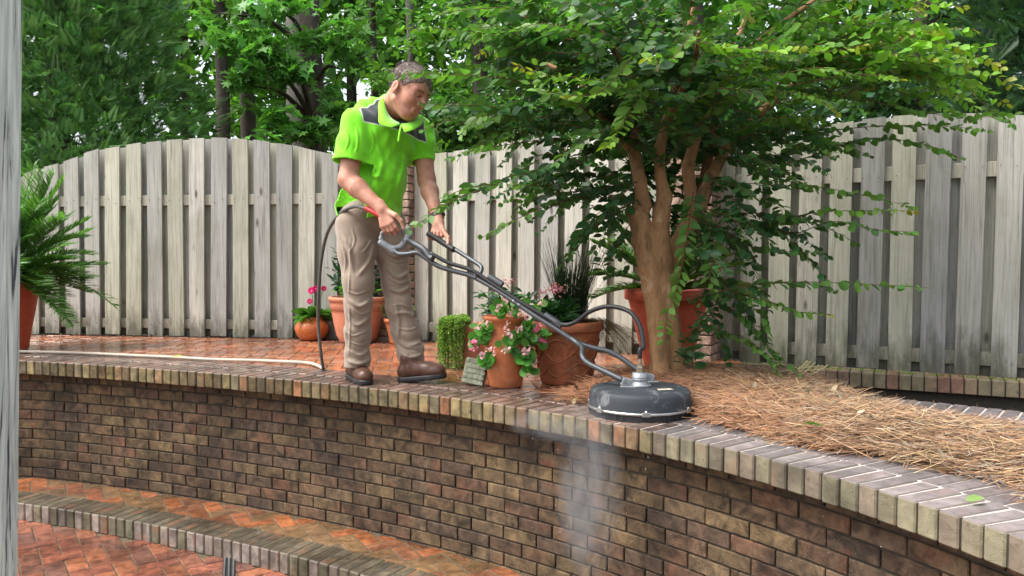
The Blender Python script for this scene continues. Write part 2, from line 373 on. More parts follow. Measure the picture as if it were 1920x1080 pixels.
herring(lambda x, y: OS+.15 < sdist(x, y) < OW+.05, .55, (-1, 4), ZT-.004, [(.22,.08,.035),(.19,.08,.04),(.15,.085,.04),(.26,.09,.035),(.17,.10,.045)], 'tread', M_STEP, st)
herring(lambda x, y: sdist(x, y) < OS+.03 and y > .2, .62, (-1.5, 3), ZL, [(.22,.075,.045),(.19,.07,.04),(.14,.06,.04),(.25,.09,.045)], 'patio_paving', M_STEP).update_tag()
pp = bpy.data.objects['patio_paving']; tag(pp, kind='structure')
A = CUR+NOR*(OS+.03); V = np.r_[np.c_[A, np.full(len(A), ZL-.006)], [[-1, 1, ZL-.006]]]
tag(mk('patio_joints', V, [(i, len(A), i+1) for i in range(len(A)-1)], M_MORTAR2), kind='structure')
# channel drain
dr = thing('drain_channel', 'narrow metal drain slot let into the lower brick patio', 'drain', tuple(gr(423, 1068, ZL)))
mb = MB(); a0, a1 = gr(430, 1046, ZL), gr(424, 1200, ZL); d = (a1-a0)/np.linalg.norm(a1-a0); s_ = np.cross(d, [0,0,1.]); L2 = np.linalg.norm(a1-a0)/2
mb.box((a0+a1)/2+[0,0,.003], d, s_, (0,0,1), L2, .03, .002, (.02,.02,.02)); o = mb.build('slot', plainmat('drain_dark', (.015,.015,.015), .6), dr)
for q in (-.022, .022, 0):
    mb = MB(); mb.box((a0+a1)/2+s_*q+[0,0,.009], d, s_, (0,0,1), L2, .004, .004, (.2,.2,.2)); mb.build('rail', plainmat('drain_metal', (.22,.23,.24), .4, metal=.8), dr)
# ------------------------------------------------------------ terrace
def lineY(a, b): return lambda x: a+b*x
FL, FR = (6.36, -.153), (6.24, -.564)
P1 = np.array([-.93, 6.60]); P2 = np.array([1.30, 5.36])           # brick pillars
def fenceY(x):
    if x < P1[0]: return FL[0]+FL[1]*x
    if x < P2[0]: return P1[1]+(P2[1]-P1[1])*(x-P1[0])/(P2[0]-P1[0])
    return FR[0]+FR[1]*x
def terr(x, y): return sdist(x, y) > OT-.06 and y < fenceY(x)+.02 and x < 1.45 and y > 3.9
herring(terr, .12, (-2, 5), -.004, [(.36,.125,.06),(.33,.115,.06),(.29,.12,.065),(.39,.155,.07),(.27,.135,.085)], 'terrace_paving', M_PAVE)
tag(bpy.data.objects['terrace_paving'], kind='structure')
A = CUR+NOR*(OT-.06); idx = [i for i in range(0, len(A), 6) if A[i][0] < 1.46 and A[i][1] > 3]
V = [[*A[i], -.0125] for i in idx]; n = len(V); V += [[A[i][0]*1.02, fenceY(A[i][0]*1.02)+.12, -.0125] for i in idx]
tag(mk('terrace_joints', np.array(V), [(i, i+1, n+i+1, n+i) for i in range(n-1)], plainmat('terrace_joint', (.30,.22,.15), .35, 30, .3, .3)), kind='structure')
# ground behind everything
gz = -.06; R0 = 7.4
V = [(-300, 6.9, gz), (-2, 7.05, gz), (1.3, 5.9, gz), (4, 4.6, gz), (300, -60, gz), (300, 600, gz), (-300, 600, gz)]
tag(mk('forest_ground', np.array(V), [(0,1,2,3,4,5,6)], M_GROUND), kind='structure')
V = [(-300,-200,-1.3),(300,-200,-1.3),(300,5,-1.3),(-300,8,-1.3)]; tag(mk('lower_ground', np.array(V), [(0,1,2,3)], M_GROUND), kind='structure')
# ------------------------------------------------------------ fence
BC = [(.38,.37,.32),(.42,.41,.36),(.35,.35,.33),(.31,.31,.305),(.40,.40,.33),(.36,.36,.30),(.46,.45,.41),(.34,.335,.31)]
def fence(label, A, B, ztop, zb, pitch, phase, lean, w=.14, tint=1., rz=0., group='weathered wooden fence sections'):
    A = np.array(A); B = np.array(B); L = np.linalg.norm(B-A); e = (B-A)/L; ex = np.array([e[0], e[1], 0]); ey = np.array([-e[1], e[0], 0])
    root = thing('wooden_fence', label, 'fence', (A[0], A[1], 0)); root.rotation_euler[2] = math.atan2(e[1], e[0])
    def put(name, mb, mat):
        V = np.concatenate(mb.V); o = mk(name, V, mb.F, mat, None, np.concatenate(mb.C)); o.parent = root; return o
    fr, bk = MB(), MB()
    for mbq, yo, ph in ((fr, -.03, 0.), (bk, .03, pitch/2)):
        s = phase+ph
        while s < L:
            x0 = s-w/2+random.uniform(-.004,.004); x1 = x0+w+random.uniform(-.004,.003); z0 = zb+random.uniform(-.008,.012)
            zt0 = ztop(s-w/2)+random.uniform(-.004,.004); zt1 = ztop(s+w/2)+random.uniform(-.004,.004); ls = lean*1.6+random.uniform(-.006,.006)
            c = np.array(random.choice(BC))*random.uniform(.85, 1.12)*tint*(np.array((1.13,1.12,1.08)) if yo < 0 else 1.0); yj = random.uniform(-.003, .003)
            V = []; rows = 5
            for k in range(rows+1):
                f = k/rows; wv = .004*sin(f*3+s*7)
                for (xx, zt) in ((x0, zt0), (x1, zt1)):
                    z = z0+(zt-z0)*f
                    for yy in (-.0095, .0095): V.append((xx+ls*f+wv*.5, yo+yj+yy+wv, z))
            Fs = []
            for k in range(rows):
                b = k*4
                for (i, j) in ((0,2),(2,3),(3,1),(1,0)): Fs.append((b+i, b+j, b+4+j, b+4+i))
            Fs.append((0,1,3,2)); b = rows*4; Fs.append((b,b+2,b+3,b+1)); mbq.add(V, Fs, c)
            if yo < 0:
                for zr in (.109+zb, 1.19+(rz or 0)):
                    for xq in (-.045, .04):
                        xx = s+xq+random.uniform(-.01,.01)+ls*(zr/1.6); zz = zr+random.uniform(-.022,.022); mbq.add([(xx+.0032*cos(a), -.046+(0 if k else .006), zz+.0032*sin(a)) for k in (0,1) for a in np.linspace(0,2*pi,6,endpoint=False)], [(0,1,7,6),(1,2,8,7),(2,3,9,8),(3,4,10,9),(4,5,11,10),(5,0,6,11),(6,7,8,9,10,11)], (.05,.045,.04))
            s += pitch
    put('front_boards', fr, M_WOOD); put('back_boards', bk, M_WOOD)
    for (za, zc) in ((.067, .151), (1.146, 1.237)):
        r = MB(); r.box((L/2, 0, (za+zc)/2+(zb if za < .5 else rz)), (1,0,0), (0,1,0), (0,0,1), L/2, .019, (zc-za)/2, np.array((.42,.40,.33))*tint, .003); put('rail', r, M_WOOD)
    return root
def XYat(px, ab):     # where the ray of photo column px meets the fence line Y=a+bX
    u = (px-960)/F; Y = ab[0]/(1-ab[1]*u); return np.array([u*Y, Y])
def topfun(pts, ab, A, e):
    ss, zz = [], []
    for x, y in pts:
        p = XYat(x, ab); ss.append(np.dot(p-A, e)); zz.append(at(x, y, p[1])[2])
    cf = np.polyfit(ss, zz, 2); return lambda s: float(np.interp(s, ss, zz)) if ss[0] < s < ss[-1] else float(np.clip(np.polyval(cf, s), 1.25, 1.8))
A = XYat(-60, FL); B = XYat(745, FL); e = (B-A)/np.linalg.norm(B-A)
fence('left section of weathered board fence with an arched top, behind the hose and gerbera pot', A, B,
      topfun([(60,320),(110,309),(150,295),(175,283),(225,276),(270,269),(317,264.5),(360,260.5),(405,259),(448,260.5),(491,265),(537,271),(578,280),(617,289),(680,305),(745,325)], FL, A, e), 0.0, .2015, .075, .013)
mab = (P1[1]-(P2[1]-P1[1])/(P2[0]-P1[0])*P1[0], (P2[1]-P1[1])/(P2[0]-P1[0]))
A = XYat(777, mab); B = XYat(1262, mab); e = (B-A)/np.linalg.norm(B-A)
fence('middle section of weathered board fence between the man and the crape myrtle trunk', A, B,
      topfun([(777,305),(815,290),(875,281),(918,273),(955,266),(1000,258),(1060,257),(1120,263),(1180,275),(1262,300)], mab, A, e), 0.0, .2, .08, .01, tint=1.)
A = XYat(1342, FR); B = XYat(2100, FR); e = (B-A)/np.linalg.norm(B-A)
fence('right section of weathered board fence standing above the low brick kerb', A, B,
      topfun([(1342,280),(1480,250),(1545,237),(1600,227),(1661,220),(1750,215),(1830,215),(1900,218),(2000,226),(2100,240)], FR, A, e), -.028, .184, .06, .008, w=.133, tint=.92, rz=.022)
def pillar(label, c, ztop, ang, side=.3):
    root = thing('brick_pillar', label, 'pillar', (c[0], c[1], 0), 'brick pillars between the fence sections'); mb = MB(); core = MB()
    ax = np.array([cos(ang), sin(ang), 0]); ay = np.array([-sin(ang), cos(ang), 0]); k = 0; z = -.03
    core.box((c[0], c[1], ztop/2), ax, ay, (0,0,1), side/2-.008, side/2-.008, ztop/2, (.3,.27,.23)); core.build('mortar_core', M_MORTAR, root)
    while z < ztop-.06:
        for q in range(4):
            a = ax if q % 2 == 0 else ay; b = ay if q % 2 == 0 else -ax; s = 1 if q < 2 else -1
            for j in (0, 1):
                ln = (.19, .095) if (k+q) % 2 == 0 else (.095, .19); x0 = -side/2+(0 if j == 0 else ln[0]+.01); l = ln[j]
                cc = np.array([c[0], c[1], z+.03])+a*s*(x0+l/2)-b*s*(side/2-.02)
                if abs(x0+l) > side/2+.001: l -= .0
                mb.box(cc, a, b, (0,0,1), l/2-.001, .0205, .0285, np.array(random.choice([(.36,.25,.19),(.31,.20,.15),(.40,.28,.21)]))*random.uniform(.8,1.2), .003)
        z += .0667; k += 1
    mb.build('brickwork', M_WALL, root)
pillar('brick pillar behind the man joining two fence sections', (P1[0]-.02, P1[1]-.03), 1.5, -.3)
pillar('brick pillar rising behind the crape myrtle and the red urn', (P2[0]-.03, P2[1]+.0), 1.62, -.5, .3)
# low brick kerb under the right fence section
kb = thing('brick_kerb', 'low brick kerb with a rowlock edge under the right fence section', 'kerb', (2.3, 4.6, -.5))
KA = gr(1528, 693, -.02)[:2]; KB = gr(1920, 717, -.02)[:2]; e = (KB-KA)/np.linalg.norm(KB-KA); KB = KA+e*2.2; nn = np.array([-e[1], e[0]]); mb = MB(); s = .03
while s < 2.2:
    p = KA+e*s+nn*.1; mb.box((*p, -.066), (*e, 0), (*nn, 0), (0,0,1), .0305, .1, .046, np.array(random.choice([(.26,.18,.13),(.23,.19,.12),(.28,.2,.13),(.3,.17,.12)]))*random.uniform(.8,1.15), .004); s += .0685
mb.build('coping', M_CAPDRY, kb); mb = MB(); p = KA+e*1.1+nn*.17
mb.box((*p, -.33), (*e,0), (*nn,0), (0,0,1), 1.1, .1, .22, (.1,.07,.055)); p = KA+e*1.1+nn*.1; mb.box((*p, -.07), (*e,0), (*nn,0), (0,0,1), 1.1, .092, .044, (.1,.07,.055)); mb.build('base', M_MORTAR, kb)
# moss strip and dark edging behind
mb = MB(); q = []
for x, y in ((1338, 679), (1528, 690), (1960, 719)): q.append(gr(x, y, -.024)[:2])
q2 = [(XYat(1338, FR)+[.0,.05]), (XYat(1560, FR)+[0,.05]), (XYat(2050, FR)+[0,.05])]
mb.add([[*p, -.03] for p in q]+[[*p, -.03] for p in q2], [(0,1,4,3),(1,2,5,4)]); tag(mb.build('gravel_strip', plainmat('moss_gravel', (.22,.25,.12), .9, 90, .6, 1.)), kind='structure')
P_ = []
for k in range(1500):
    t = random.random(); a = q[0]+(q[2]-q[0])*t+np.array([0, random.uniform(.0,.09)]); P_.append((*a, -.028))
P_ = np.array(P_); V, Fa, n = scatter(*LEAF, P_, frames(unit(len(P_))+[0,0,.8]), rng.uniform(.008,.022,len(P_)))
tag(mk('moss', V, Fa, M_LEAF, None, np.repeat(jitcol((.22,.32,.06), len(P_), .3), n, 0)), 'bright green moss and small weeds along the foot of the right fence', 'moss', kind='stuff')
ed = MB(); a, b = gr(1332, 690, -.06)[:2], gr(1530, 700, -.06)[:2]; e_ = (b-a)/np.linalg.norm(b-a); n_ = np.array([-e_[1], e_[0]])
ed.box((*((a+b)/2), -.06), (*e_,0), (*n_,0), (0,0,1), np.linalg.norm(b-a)/2, .03, .045, (.20,.15,.10), .004); tag(ed.build('timber_edging', M_WOOD), 'short weathered timber edging between the pillar and the brick kerb', 'edging')
# planter: back wall and bed
pw = thing('planter_wall', 'low dark brick wall with pale joints along the back of the pine straw bed', 'wall', (2.0, 3.7, -.3))
WA = gr(1591, 737)[:2]; WB = gr(1920, 771.5)[:2]; e = (WB-WA)/np.linalg.norm(WB-WA); WA = WA-e*.35; nn = np.array([-e[1], e[0]]); mb = MB(); s = .03
while s < 2.6:
    for kk in (0, 1):
        p = WA+e*s-nn*(.1+.208*kk); mb.box((*p, -.046+random.uniform(-.001,.001)), (*e,0), (*nn,0), (0,0,1), .0295, .0985, .046, np.array((.155,.135,.135))*random.uniform(.75,1.2), .004)
    s += .0685
mb.build('coping', M_CAPDRY, pw); mb = MB(); p = WA+e*1.3-nn*.2; mb.box((*p, -.3), (*e,0), (*nn,0), (0,0,1), 1.3, .17, .25, (.1,.07,.055)); p = WA+e*1.3-nn*.204; mb.box((*p, -.048), (*e,0), (*nn,0), (0,0,1), 1.3, .2, .0438, (.4,.37,.34)); mb.build('base', M_MORTW, pw)
mb = MB(); mb.add([(1.2,5.2,-.34),(5,5,-.34),(5,1,-.34),(1.6,3.6,-.34)], [(0,3,2,1)]); tag(mb.build('channel_floor', M_SOIL), kind='structure')
# pine straw bed
bed_px = [(x, y) for x, y in [(1046,742),(1075,722),(1115,706),(1175,694),(1260,690),(1345,696),(1430,699),(1520,708),(1585,728),(1640,748),(1710,766),(1800,781),(1925,797),(2050,818),(2050,990),(1920,915),(1845,893),(1750,878),(1650,852),(1560,846),(1470,826),(1400,806),(1318,785),(1240,757),(1130,750),(1060,752)]]
BED = np.array([gr(x, y, .055 if 8 <= i <= 13 else (.03 if i < 8 else .012))[:2] for i, (x, y) in enumerate(bed_px)])
def inpoly(P, Q):
    x, y = P[:,0], P[:,1]; r = np.zeros(len(P), bool); j = len(Q)-1
    for i in range(len(Q)):
        c = ((Q[i,1] > y) != (Q[j,1] > y)) & (x < (Q[j,0]-Q[i,0])*(y-Q[i,1])/(Q[j,1]-Q[i,1]+1e-12)+Q[i,0]); r ^= c; j = i
    return r
def bdist(P, Q):
    d = np.full(len(P), 9.)
    for i in range(len(Q)):
        a, b = Q[i-1], Q[i]; ab = b-a; t = np.clip(((P-a)@ab)/(ab@ab), 0, 1); d = np.minimum(d, np.linalg.norm(P-(a+t[:,None]*ab), axis=1))
    return d
def bump2(P): return .5+.25*np.sin(P[:,0]*9+1.3*np.sin(P[:,1]*7))+.25*np.sin(P[:,1]*11+2*np.sin(P[:,0]*5))
def bedz(P):
    d = bdist(P, BED); return np.clip((P[:,0]-.15)/.9, .35, 1)*( np.minimum(d*.35, .035)+np.clip(d-.1, 0, .4)*.06*1.2+bump2(P)*.022*np.minimum(d/.1, 1))
gx, gy = np.meshgrid(np.arange(.05, 3.4, .03), np.arange(1.6, 5.3, .03)); G = np.c_[gx.ravel(), gy.ravel()]; ok = inpoly(G, BED)
idx = -np.ones(len(G), int); idx[ok] = np.arange(ok.sum()); W_ = gx.shape[1]; Z = bedz(G[ok])-.004; Fs = []
for i in range(gx.shape[0]-1):
    for j in range(W_-1):
        q = [idx[i*W_+j], idx[i*W_+j+1], idx[(i+1)*W_+j+1], idx[(i+1)*W_+j]]
        if min(q) >= 0: Fs.append(q)
tag(mk('planting_bed', np.c_[G[ok], Z], np.array(Fs), M_STRAWB, smooth=True), kind='structure')
NS = 30000; P = np.c_[rng.uniform(.05,3.3,NS*4), rng.uniform(1.7,5.2,NS*4)]; P = P[inpoly(P, BED)][:NS]; P = np.r_[P, P[rng.random(len(P))<.15]+rng.normal(0,.03,(int((rng.random(1)*0)[0])+0,2))] if False else P
P = P[np.hypot(P[:,0]-.567, P[:,1]-3.42) > .29]; P = P[rng.random(len(P)) < np.clip((P[:,0]+.1)/1.0, .12, 1)]; P = P[bump2(P*2.3)+.5*rng.random(len(P)) > .42]; P = P+rng.normal(0, .012, P.shape); z = bedz(P)+rng.uniform(0,.03,len(P))
ang = rng.normal(-.45, .9, len(P)); ln = rng.uniform(.09,.22,len(P)); cu = rng.normal(0,.6,len(P)); K = 5; wd = rng.uniform(.0007,.0015,len(P))
tz = rng.normal(.03,.2,len(P)); V = np.zeros((len(P), K, 2, 3))
for k in range(K):
    f = k/(K-1)-.5; a = ang+cu*f; cx = P[:,0]+np.cos(ang+cu*f*.5)*ln*f; cy = P[:,1]+np.sin(ang+cu*f*.5)*ln*f; cz = z+tz*ln*f-.02*abs(cu)*f*f+.004
    for s in (0, 1):
        o = (s*2-1)*wd*(1 if k < K-1 else .3); V[:,k,s,0] = cx-np.sin(a)*o; V[:,k,s,1] = cy+np.cos(a)*o; V[:,k,s,2] = cz+o*.5
base = (np.arange(len(P))*K*2)[:,None,None]; q = np.array([[k*2,k*2+1,k*2+3,k*2+2] for k in range(K-1)])[None]; Fa = (base+q).reshape(-1,4)
cs = np.array([(.30,.175,.09),(.21,.115,.06),(.38,.265,.15),(.10,.05,.03),(.33,.27,.20)])[rng.choice(5, len(P), p=[.3,.25,.2,.15,.1])]; redd = np.clip((1.3-P[:,0])*1.5, 0, 1)[:,None]*.6
keep = np.hypot(P[:,0]-.567, P[:,1]-3.42) > .27; cs[~keep] *= .3; cs = cs*.9; cs = cs*(1-redd)+np.array((.32,.12,.055))*redd
tag(mk('pine_straw', V.reshape(-1,3), Fa, M_STRAW, None, np.repeat(jitcol(cs, len(P), .28, .04), K*2, 0)), 'golden brown pine straw mulch covering the raised bed round the tree', 'pine straw', kind='stuff')

P = np.c_[rng.uniform(.05,3.3,2600), rng.uniform(1.7,5.2,2600)]; P = P[inpoly(P, BED)][:420]; z = bedz(P)+.02
V, Fa, n = scatter(*LEAF, np.c_[P, z], frames(unit(len(P))*[1,1,.35]), rng.uniform(.012,.05,len(P)))
tag(mk('dead_leaves', V, Fa, M_STRAW, None, np.repeat(jitcol(np.where(rng.random((len(P),1)) < .6, (.12,.07,.04), (.30,.24,.15)), len(P), .3, .08), n, 0)), 'brown dead leaves and bark scraps scattered over the pine straw', 'dead leaves', kind='stuff')
# ------------------------------------------------------------ leaf litter at the fence foot
P = []
for k in range(2600):
    x = random.uniform(-4.2, 1.25); P.append((x, fenceY(x)-abs(random.gauss(0,.05))+.03, random.uniform(-.003,.012)))
P = np.array(P); V, Fa, n = scatter(*LEAF, P, frames(unit(len(P))*[1,1,.25]), rng.uniform(.008,.035,len(P)))
tag(mk('leaf_litter', V, Fa, M_STRAW, None, np.repeat(jitcol((.07,.05,.03), len(P), .6, .15), n, 0)), 'dark wet leaf litter and grit gathered along the foot of the fence', 'leaf litter', kind='stuff')
mb = MB(); xs = np.linspace(-4.5, 1.2, 30); V = [(x, fenceY(x)-.055+.02*sin(x*9), -.0015) for x in xs]+[(x, fenceY(x)+.35, -.0015) for x in xs]
mb.add(V, [(i, i+1, 31+i, 30+i) for i in range(29)]); tag(mb.build('damp_soil', M_SOIL), kind='structure')
# ------------------------------------------------------------ signed-distance modelling
class SDF:
    def __init__(s, lo, hi, h):
        lo, hi = np.minimum(lo, hi), np.maximum(lo, hi); s.lo = np.array(lo, float); s.h = h; s.n = np.ceil((np.array(hi)-s.lo)/h).astype(int)+1; s.f = np.full(s.n, 1., np.float32)
    def blk(s, lo, hi):
        a = np.clip(np.floor((np.array(lo)-s.lo)/s.h).astype(int), 0, s.n); b = np.clip(np.ceil((np.array(hi)-s.lo)/s.h).astype(int)+1, 0, s.n)
        if (b <= a).any(): return None, None
        sl = tuple(slice(i, j) for i, j in zip(a, b)); ax = [s.lo[i]+s.h*np.arange(a[i], b[i]) for i in range(3)]
        X, Y, Z = np.meshgrid(*ax, indexing='ij'); return sl, np.stack([X, Y, Z], -1)
    def put(s, sl, d, k, op):
        f = s.f[sl]; d = d.astype(np.float32)
        if op == 'sub': d = -d; f, d = -f, -d; r = s._sm(f, d, k); s.f[sl] = -r; return
        s.f[sl] = s._sm(f, d, k)
    @staticmethod
    def _sm(a, b, k):
        if k <= 0: return np.minimum(a, b)
        h = np.maximum(k-np.abs(a-b), 0)/k; return np.minimum(a, b)-h*h*k*.25
    def cap(s, a, b, ra, rb=None, k=.01, op='add', flat=None):
        a, b = np.array(a, float), np.array(b, float); rb = ra if rb is None else rb; m = max(ra, rb)+k+3*s.h
        sl, P = s.blk(np.minimum(a, b)-m, np.maximum(a, b)+m)
        if sl is None: return
        ab = b-a; t = np.clip(((P-a)@ab)/(ab@ab+1e-12), 0, 1); d = np.linalg.norm(P-a-t[..., None]*ab, axis=-1)-(ra+(rb-ra)*t); s.put(sl, d, k, op)
    def ell(s, c, r, R=None, k=.01, op='add'):
        c = np.array(c, float); r = np.array(r, float); m = r.max()+k+3*s.h; sl, P = s.blk(c-m, c+m)
        if sl is None: return
        Q = P-c
        if R is not None: Q = Q@np.array(R)
        k0 = np.linalg.norm(Q/r, axis=-1); k1 = np.linalg.norm(Q/r**2, axis=-1)+1e-9; s.put(sl, k0*(k0-1)/k1, k, op)
    def chain(s, P, r, k=.01, op='add'):
        for i in range(len(P)-1): s.cap(P[i], P[i+1], r[i], r[i+1], k, op)
    def mesh(s, relax=2):
        f = s.f; ins = f < 0; nx, ny, nz = f.shape
        c = np.zeros((nx-1, ny-1, nz-1), np.int8)
        for i in (0,1):
            for j in (0,1):
                for k in (0,1): c += ins[i:nx-1+i, j:ny-1+j, k:nz-1+k]
        act = (c > 0) & (c < 8); I = np.argwhere(act); idm = -np.ones(act.shape, np.int64); idm[act] = np.arange(len(I))
        acc = np.zeros((len(I), 3)); cnt = np.zeros(len(I)); cor = [(i,j,k) for i in (0,1) for j in (0,1) for k in (0,1)]
        for a in cor:
            for ax in range(3):
                if a[ax]: continue
                b = list(a); b[ax] = 1; fa = f[I[:,0]+a[0], I[:,1]+a[1], I[:,2]+a[2]]; fb = f[I[:,0]+b[0], I[:,1]+b[1], I[:,2]+b[2]]
                m = (fa < 0) != (fb < 0); t = np.where(m, fa/(fa-fb+1e-12), 0); p = np.tile(np.array(a, float), (len(I), 1)); p[:, ax] += t
                acc[m] += p[m]; cnt[m] += 1
        V = s.lo+s.h*(I+acc/cnt[:,None]); Fs = []
        for ax in range(3):
            u, v = (ax+1) % 3, (ax+2) % 3
            sl0 = [slice(1, n-1) for n in f.shape]; sl1 = list(sl0); sl0[ax] = slice(0, f.shape[ax]-1); sl1[ax] = slice(1, f.shape[ax])
            a = ins[tuple(sl0)]; b = ins[tuple(sl1)]; E_ = np.argwhere(a != b); off = np.array([1,1,1]); off[ax] = 0; E_ = E_+off
            du = np.zeros(3, int); du[u] = 1; dv = np.zeros(3, int); dv[v] = 1
            q = [idm[tuple((E_-x).T)] for x in (du+dv, dv, np.zeros(3, int), du)]; q = np.stack(q, 1)
            fl = ~ins[tuple(E_.T)]; q[fl] = q[fl][:, ::-1]; Fs.append(q[(q >= 0).all(1)])
        return V, np.concatenate(Fs)
def norm(v): v = np.array(v, float); return v/np.linalg.norm(v)
# ------------------------------------------------------------ crape myrtle
tree = thing('crape_myrtle', 'multi-stemmed crape myrtle with smooth tan trunks and a spreading leafy crown in the straw bed', 'tree', tuple(gr(1256, 722)))
D0 = 4.12
sd_ = SDF(at(1120, 760, 4.35)-[.05,.4,.05], at(1480, 180, 4.35)+[.25,.35,.05], .009)
def px(*a): return [at(x, y, Y) for x, y, Y in a]
def rpx(*r): return [q/1451*4.1/2*(.86 if q > 30 else .95) for q in r]
sd_.chain(px((1243,735,4.08),(1240,690,4.1),(1236,610,4.1),(1226,540,4.1),(1218,500,4.1),(1206,450,4.12),(1198,405,4.12)), rpx(56,46,48,50,52,50,44), .02)
sd_.chain(px((1272,735,4.14),(1266,690,4.12),(1258,610,4.12),(1246,540,4.1),(1240,490,4.1),(1238,440,4.1),(1240,400,4.1)), rpx(52,42,42,44,46,40,36), .012)
sd_.chain(px((1256,620,4.2),(1250,540,4.22),(1262,480,4.2),(1290,430,4.22),(1310,390,4.25)), rpx(40,44,48,44,36), .02)
sd_.chain(px((1192,405,4.12),(1206,385,4.12),(1200,340,4.14),(1190,290,4.18),(1186,240,4.2),(1196,180,4.22)), rpx(44,34,26,24,22,20), .015)
sd_.chain(px((1240,400,4.1),(1246,370,4.12),(1238,330,4.14),(1236,280,4.16),(1250,230,4.2),(1262,180,4.25)), rpx(38,30,22,22,20,18), .015)
sd_.chain(px((1290,430,4.22),(1296,380,4.2),(1290,310,4.2),(1310,240,4.25),(1340,190,4.3)), rpx(34,26,24,22,20), .015)
sd_.chain(px((1310,390,4.25),(1335,330,4.3),(1360,280,4.35),(1410,225,4.4)), rpx(34,26,22,18), .015)
sd_.chain(px((1300,420,4.3),(1320,340,4.4),(1335,260,4.45),(1345,200,4.5)), rpx(30,22,20,18), .015)
V, Fa = sd_.mesh(); mb = MB(); TRK = mk('trunk', V, Fa, M_CRAPE, tree, None, True)
lb = MB()
def limb(P, r0, r1): P = smooth_path(P, 6); lb.tube(P, np.linspace(r0, r1, len(P)), 7)
limbs = [px((1196,185,4.22),(1150,90,4.1),(1080,20,3.9),(980,-40,3.7)), px((1196,185,4.22),(1210,60,4.3),(1200,-100,4.4)), px((1262,185,4.25),(1290,60,4.2),(1330,-120,4.1)),
  px((1340,190,4.3),(1400,100,4.2),(1500,20,4.0),(1620,-60,3.8)), px((1410,225,4.4),(1500,150,4.4),(1620,90,4.3),(1740,60,4.2)), px((1345,200,4.5),(1380,80,4.8),(1440,-60,5.0)), px((1250,230,4.2),(1300,120,3.8),(1310,60,3.5)), px((1190,290,4.18),(1130,220,4.0),(1060,180,3.8)), px((1186,240,4.2),(1080,150,4.4),(960,90,4.5))]
for L_ in limbs: limb(L_, .026, .008)
# twigs: explicit sprays from the photograph plus many more filling the crown
tw = []     # (points, leaf size, youth and painted sun)
def spray(pts, size=.052, youngsun=.3): tw.append((smooth_path(px(*pts), 5), size, youngsun))
spray([(1010,300,3.75),(930,345,3.55),(850,375,3.4),(790,415,3.3),(762,432,3.25)], .05, .25); spray([(930,345,3.55),(880,352,3.45),(825,372,3.4)], .05, .3)
spray([(1060,180,3.8),(960,150,3.6),(860,140,3.4),(790,138,3.3),(740,140,3.25)], .064, .35); spray([(1000,230,3.8),(920,200,3.5),(850,198,3.35),(802,194,3.3),(782,198,3.3)], .066, .15)
spray([(1050,90,3.9),(950,70,3.7),(850,55,3.6),(745,52,3.5)], .052, .5); spray([(1080,30,4),(960,15,3.7),(860,20,3.6),(810,30,3.5)], .05, .4)
spray([(1150,300,4.0),(1060,262,3.9),(960,270,3.8),(880,285,3.8),(835,300,3.8)], .052, .2); spray([(1130,360,4.0),(1030,385,3.8),(950,420,3.7),(900,448,3.7)], .05, .3)
spray([(1170,320,4.0),(1060,330,3.9),(1000,345,3.8),(940,385,3.8)], .05, .2); spray([(1180,380,4.0),(1120,420,3.9),(1085,450,3.9),(1075,470,3.9)], .05, .1)
spray([(1150,370,4.0),(1080,370,3.9),(1020,385,3.85)], .05, .1); spray([(1180,300,3.9),(1080,190,3.6),(1000,165,3.4),(1010,120,3.3)], .05, .5)
spray([(1200,90,3.6),(1130,170,3.4),(1070,180,3.3),(1058,185,3.3)], .05, .9); spray([(1205,160,3.7),(1175,220,3.5),(1150,260,3.45),(1135,275,3.4)], .055, .9)
spray([(1280,250,3.9),(1210,180,3.6),(1120,150,3.4),(1020,140,3.3),(960,120,3.3)], .052, .6); spray([(1300,60,3.5),(1250,120,3.4),(1225,105,3.35),(1210,110,3.3)], .05, .9)
spray([(1300,560,4.0),(1360,545,3.9),(1450,530,3.8),(1560,530,3.7),(1690,536,3.6),(1745,540,3.55)], .058, .3); spray([(1360,545,3.9),(1440,565,3.8),(1500,585,3.8),(1560,590,3.75)], .045, .6)
spray([(1400,420,4.1),(1480,440,4.0),(1560,415,3.8),(1640,430,3.7),(1712,435,3.65)], .052, .25); spray([(1440,430,4.1),(1520,400,3.9),(1620,395,3.8),(1720,395,3.7)], .045, .8)
spray([(1400,330,4.1),(1500,300,4.0),(1620,260,3.9),(1730,270,3.8),(1810,300,3.7)], .052, .4); spray([(1400,180,4.1),(1540,170,3.9),(1680,200,3.7),(1800,220,3.6),(1900,215,3.55)], .052, .35)
spray([(1440,120,4.0),(1600,110,3.8),(1740,120,3.6),(1860,140,3.5),(1915,170,3.5)], .052, .7); spray([(1500,40,3.9),(1640,50,3.7),(1760,70,3.6),(1880,130,3.5)], .052, .9)
spray([(1500,10,3.9),(1620,-5,3.7),(1740,5,3.6),(1820,15,3.5)], .052, .9); spray([(1350,100,3.7),(1450,92,3.6),(1540,98,3.5),(1620,85,3.45)], .052, 1.)
spray([(1240,60,3.6),(1320,80,3.5),(1420,92,3.4),(1500,95,3.4)], .052, 1.); spray([(1380,210,4.0),(1480,190,3.9),(1560,180,3.8),(1640,165,3.7)], .052, .8)
spray([(1380,300,4.0),(1480,340,3.9),(1590,360,3.8),(1720,390,3.8)], .045, .4); spray([(1340,420,4.0),(1400,460,3.9),(1460,470,3.85),(1540,475,3.8)], .05, .2)
spray([(1300,600,4.05),(1350,620,4.0),(1400,640,3.9),(1450,680,3.85),(1462,705,3.85)], .048, .5); spray([(1340,560,4.0),(1400,600,3.95),(1450,660,3.9),(1500,700,3.85)], .048, .3)
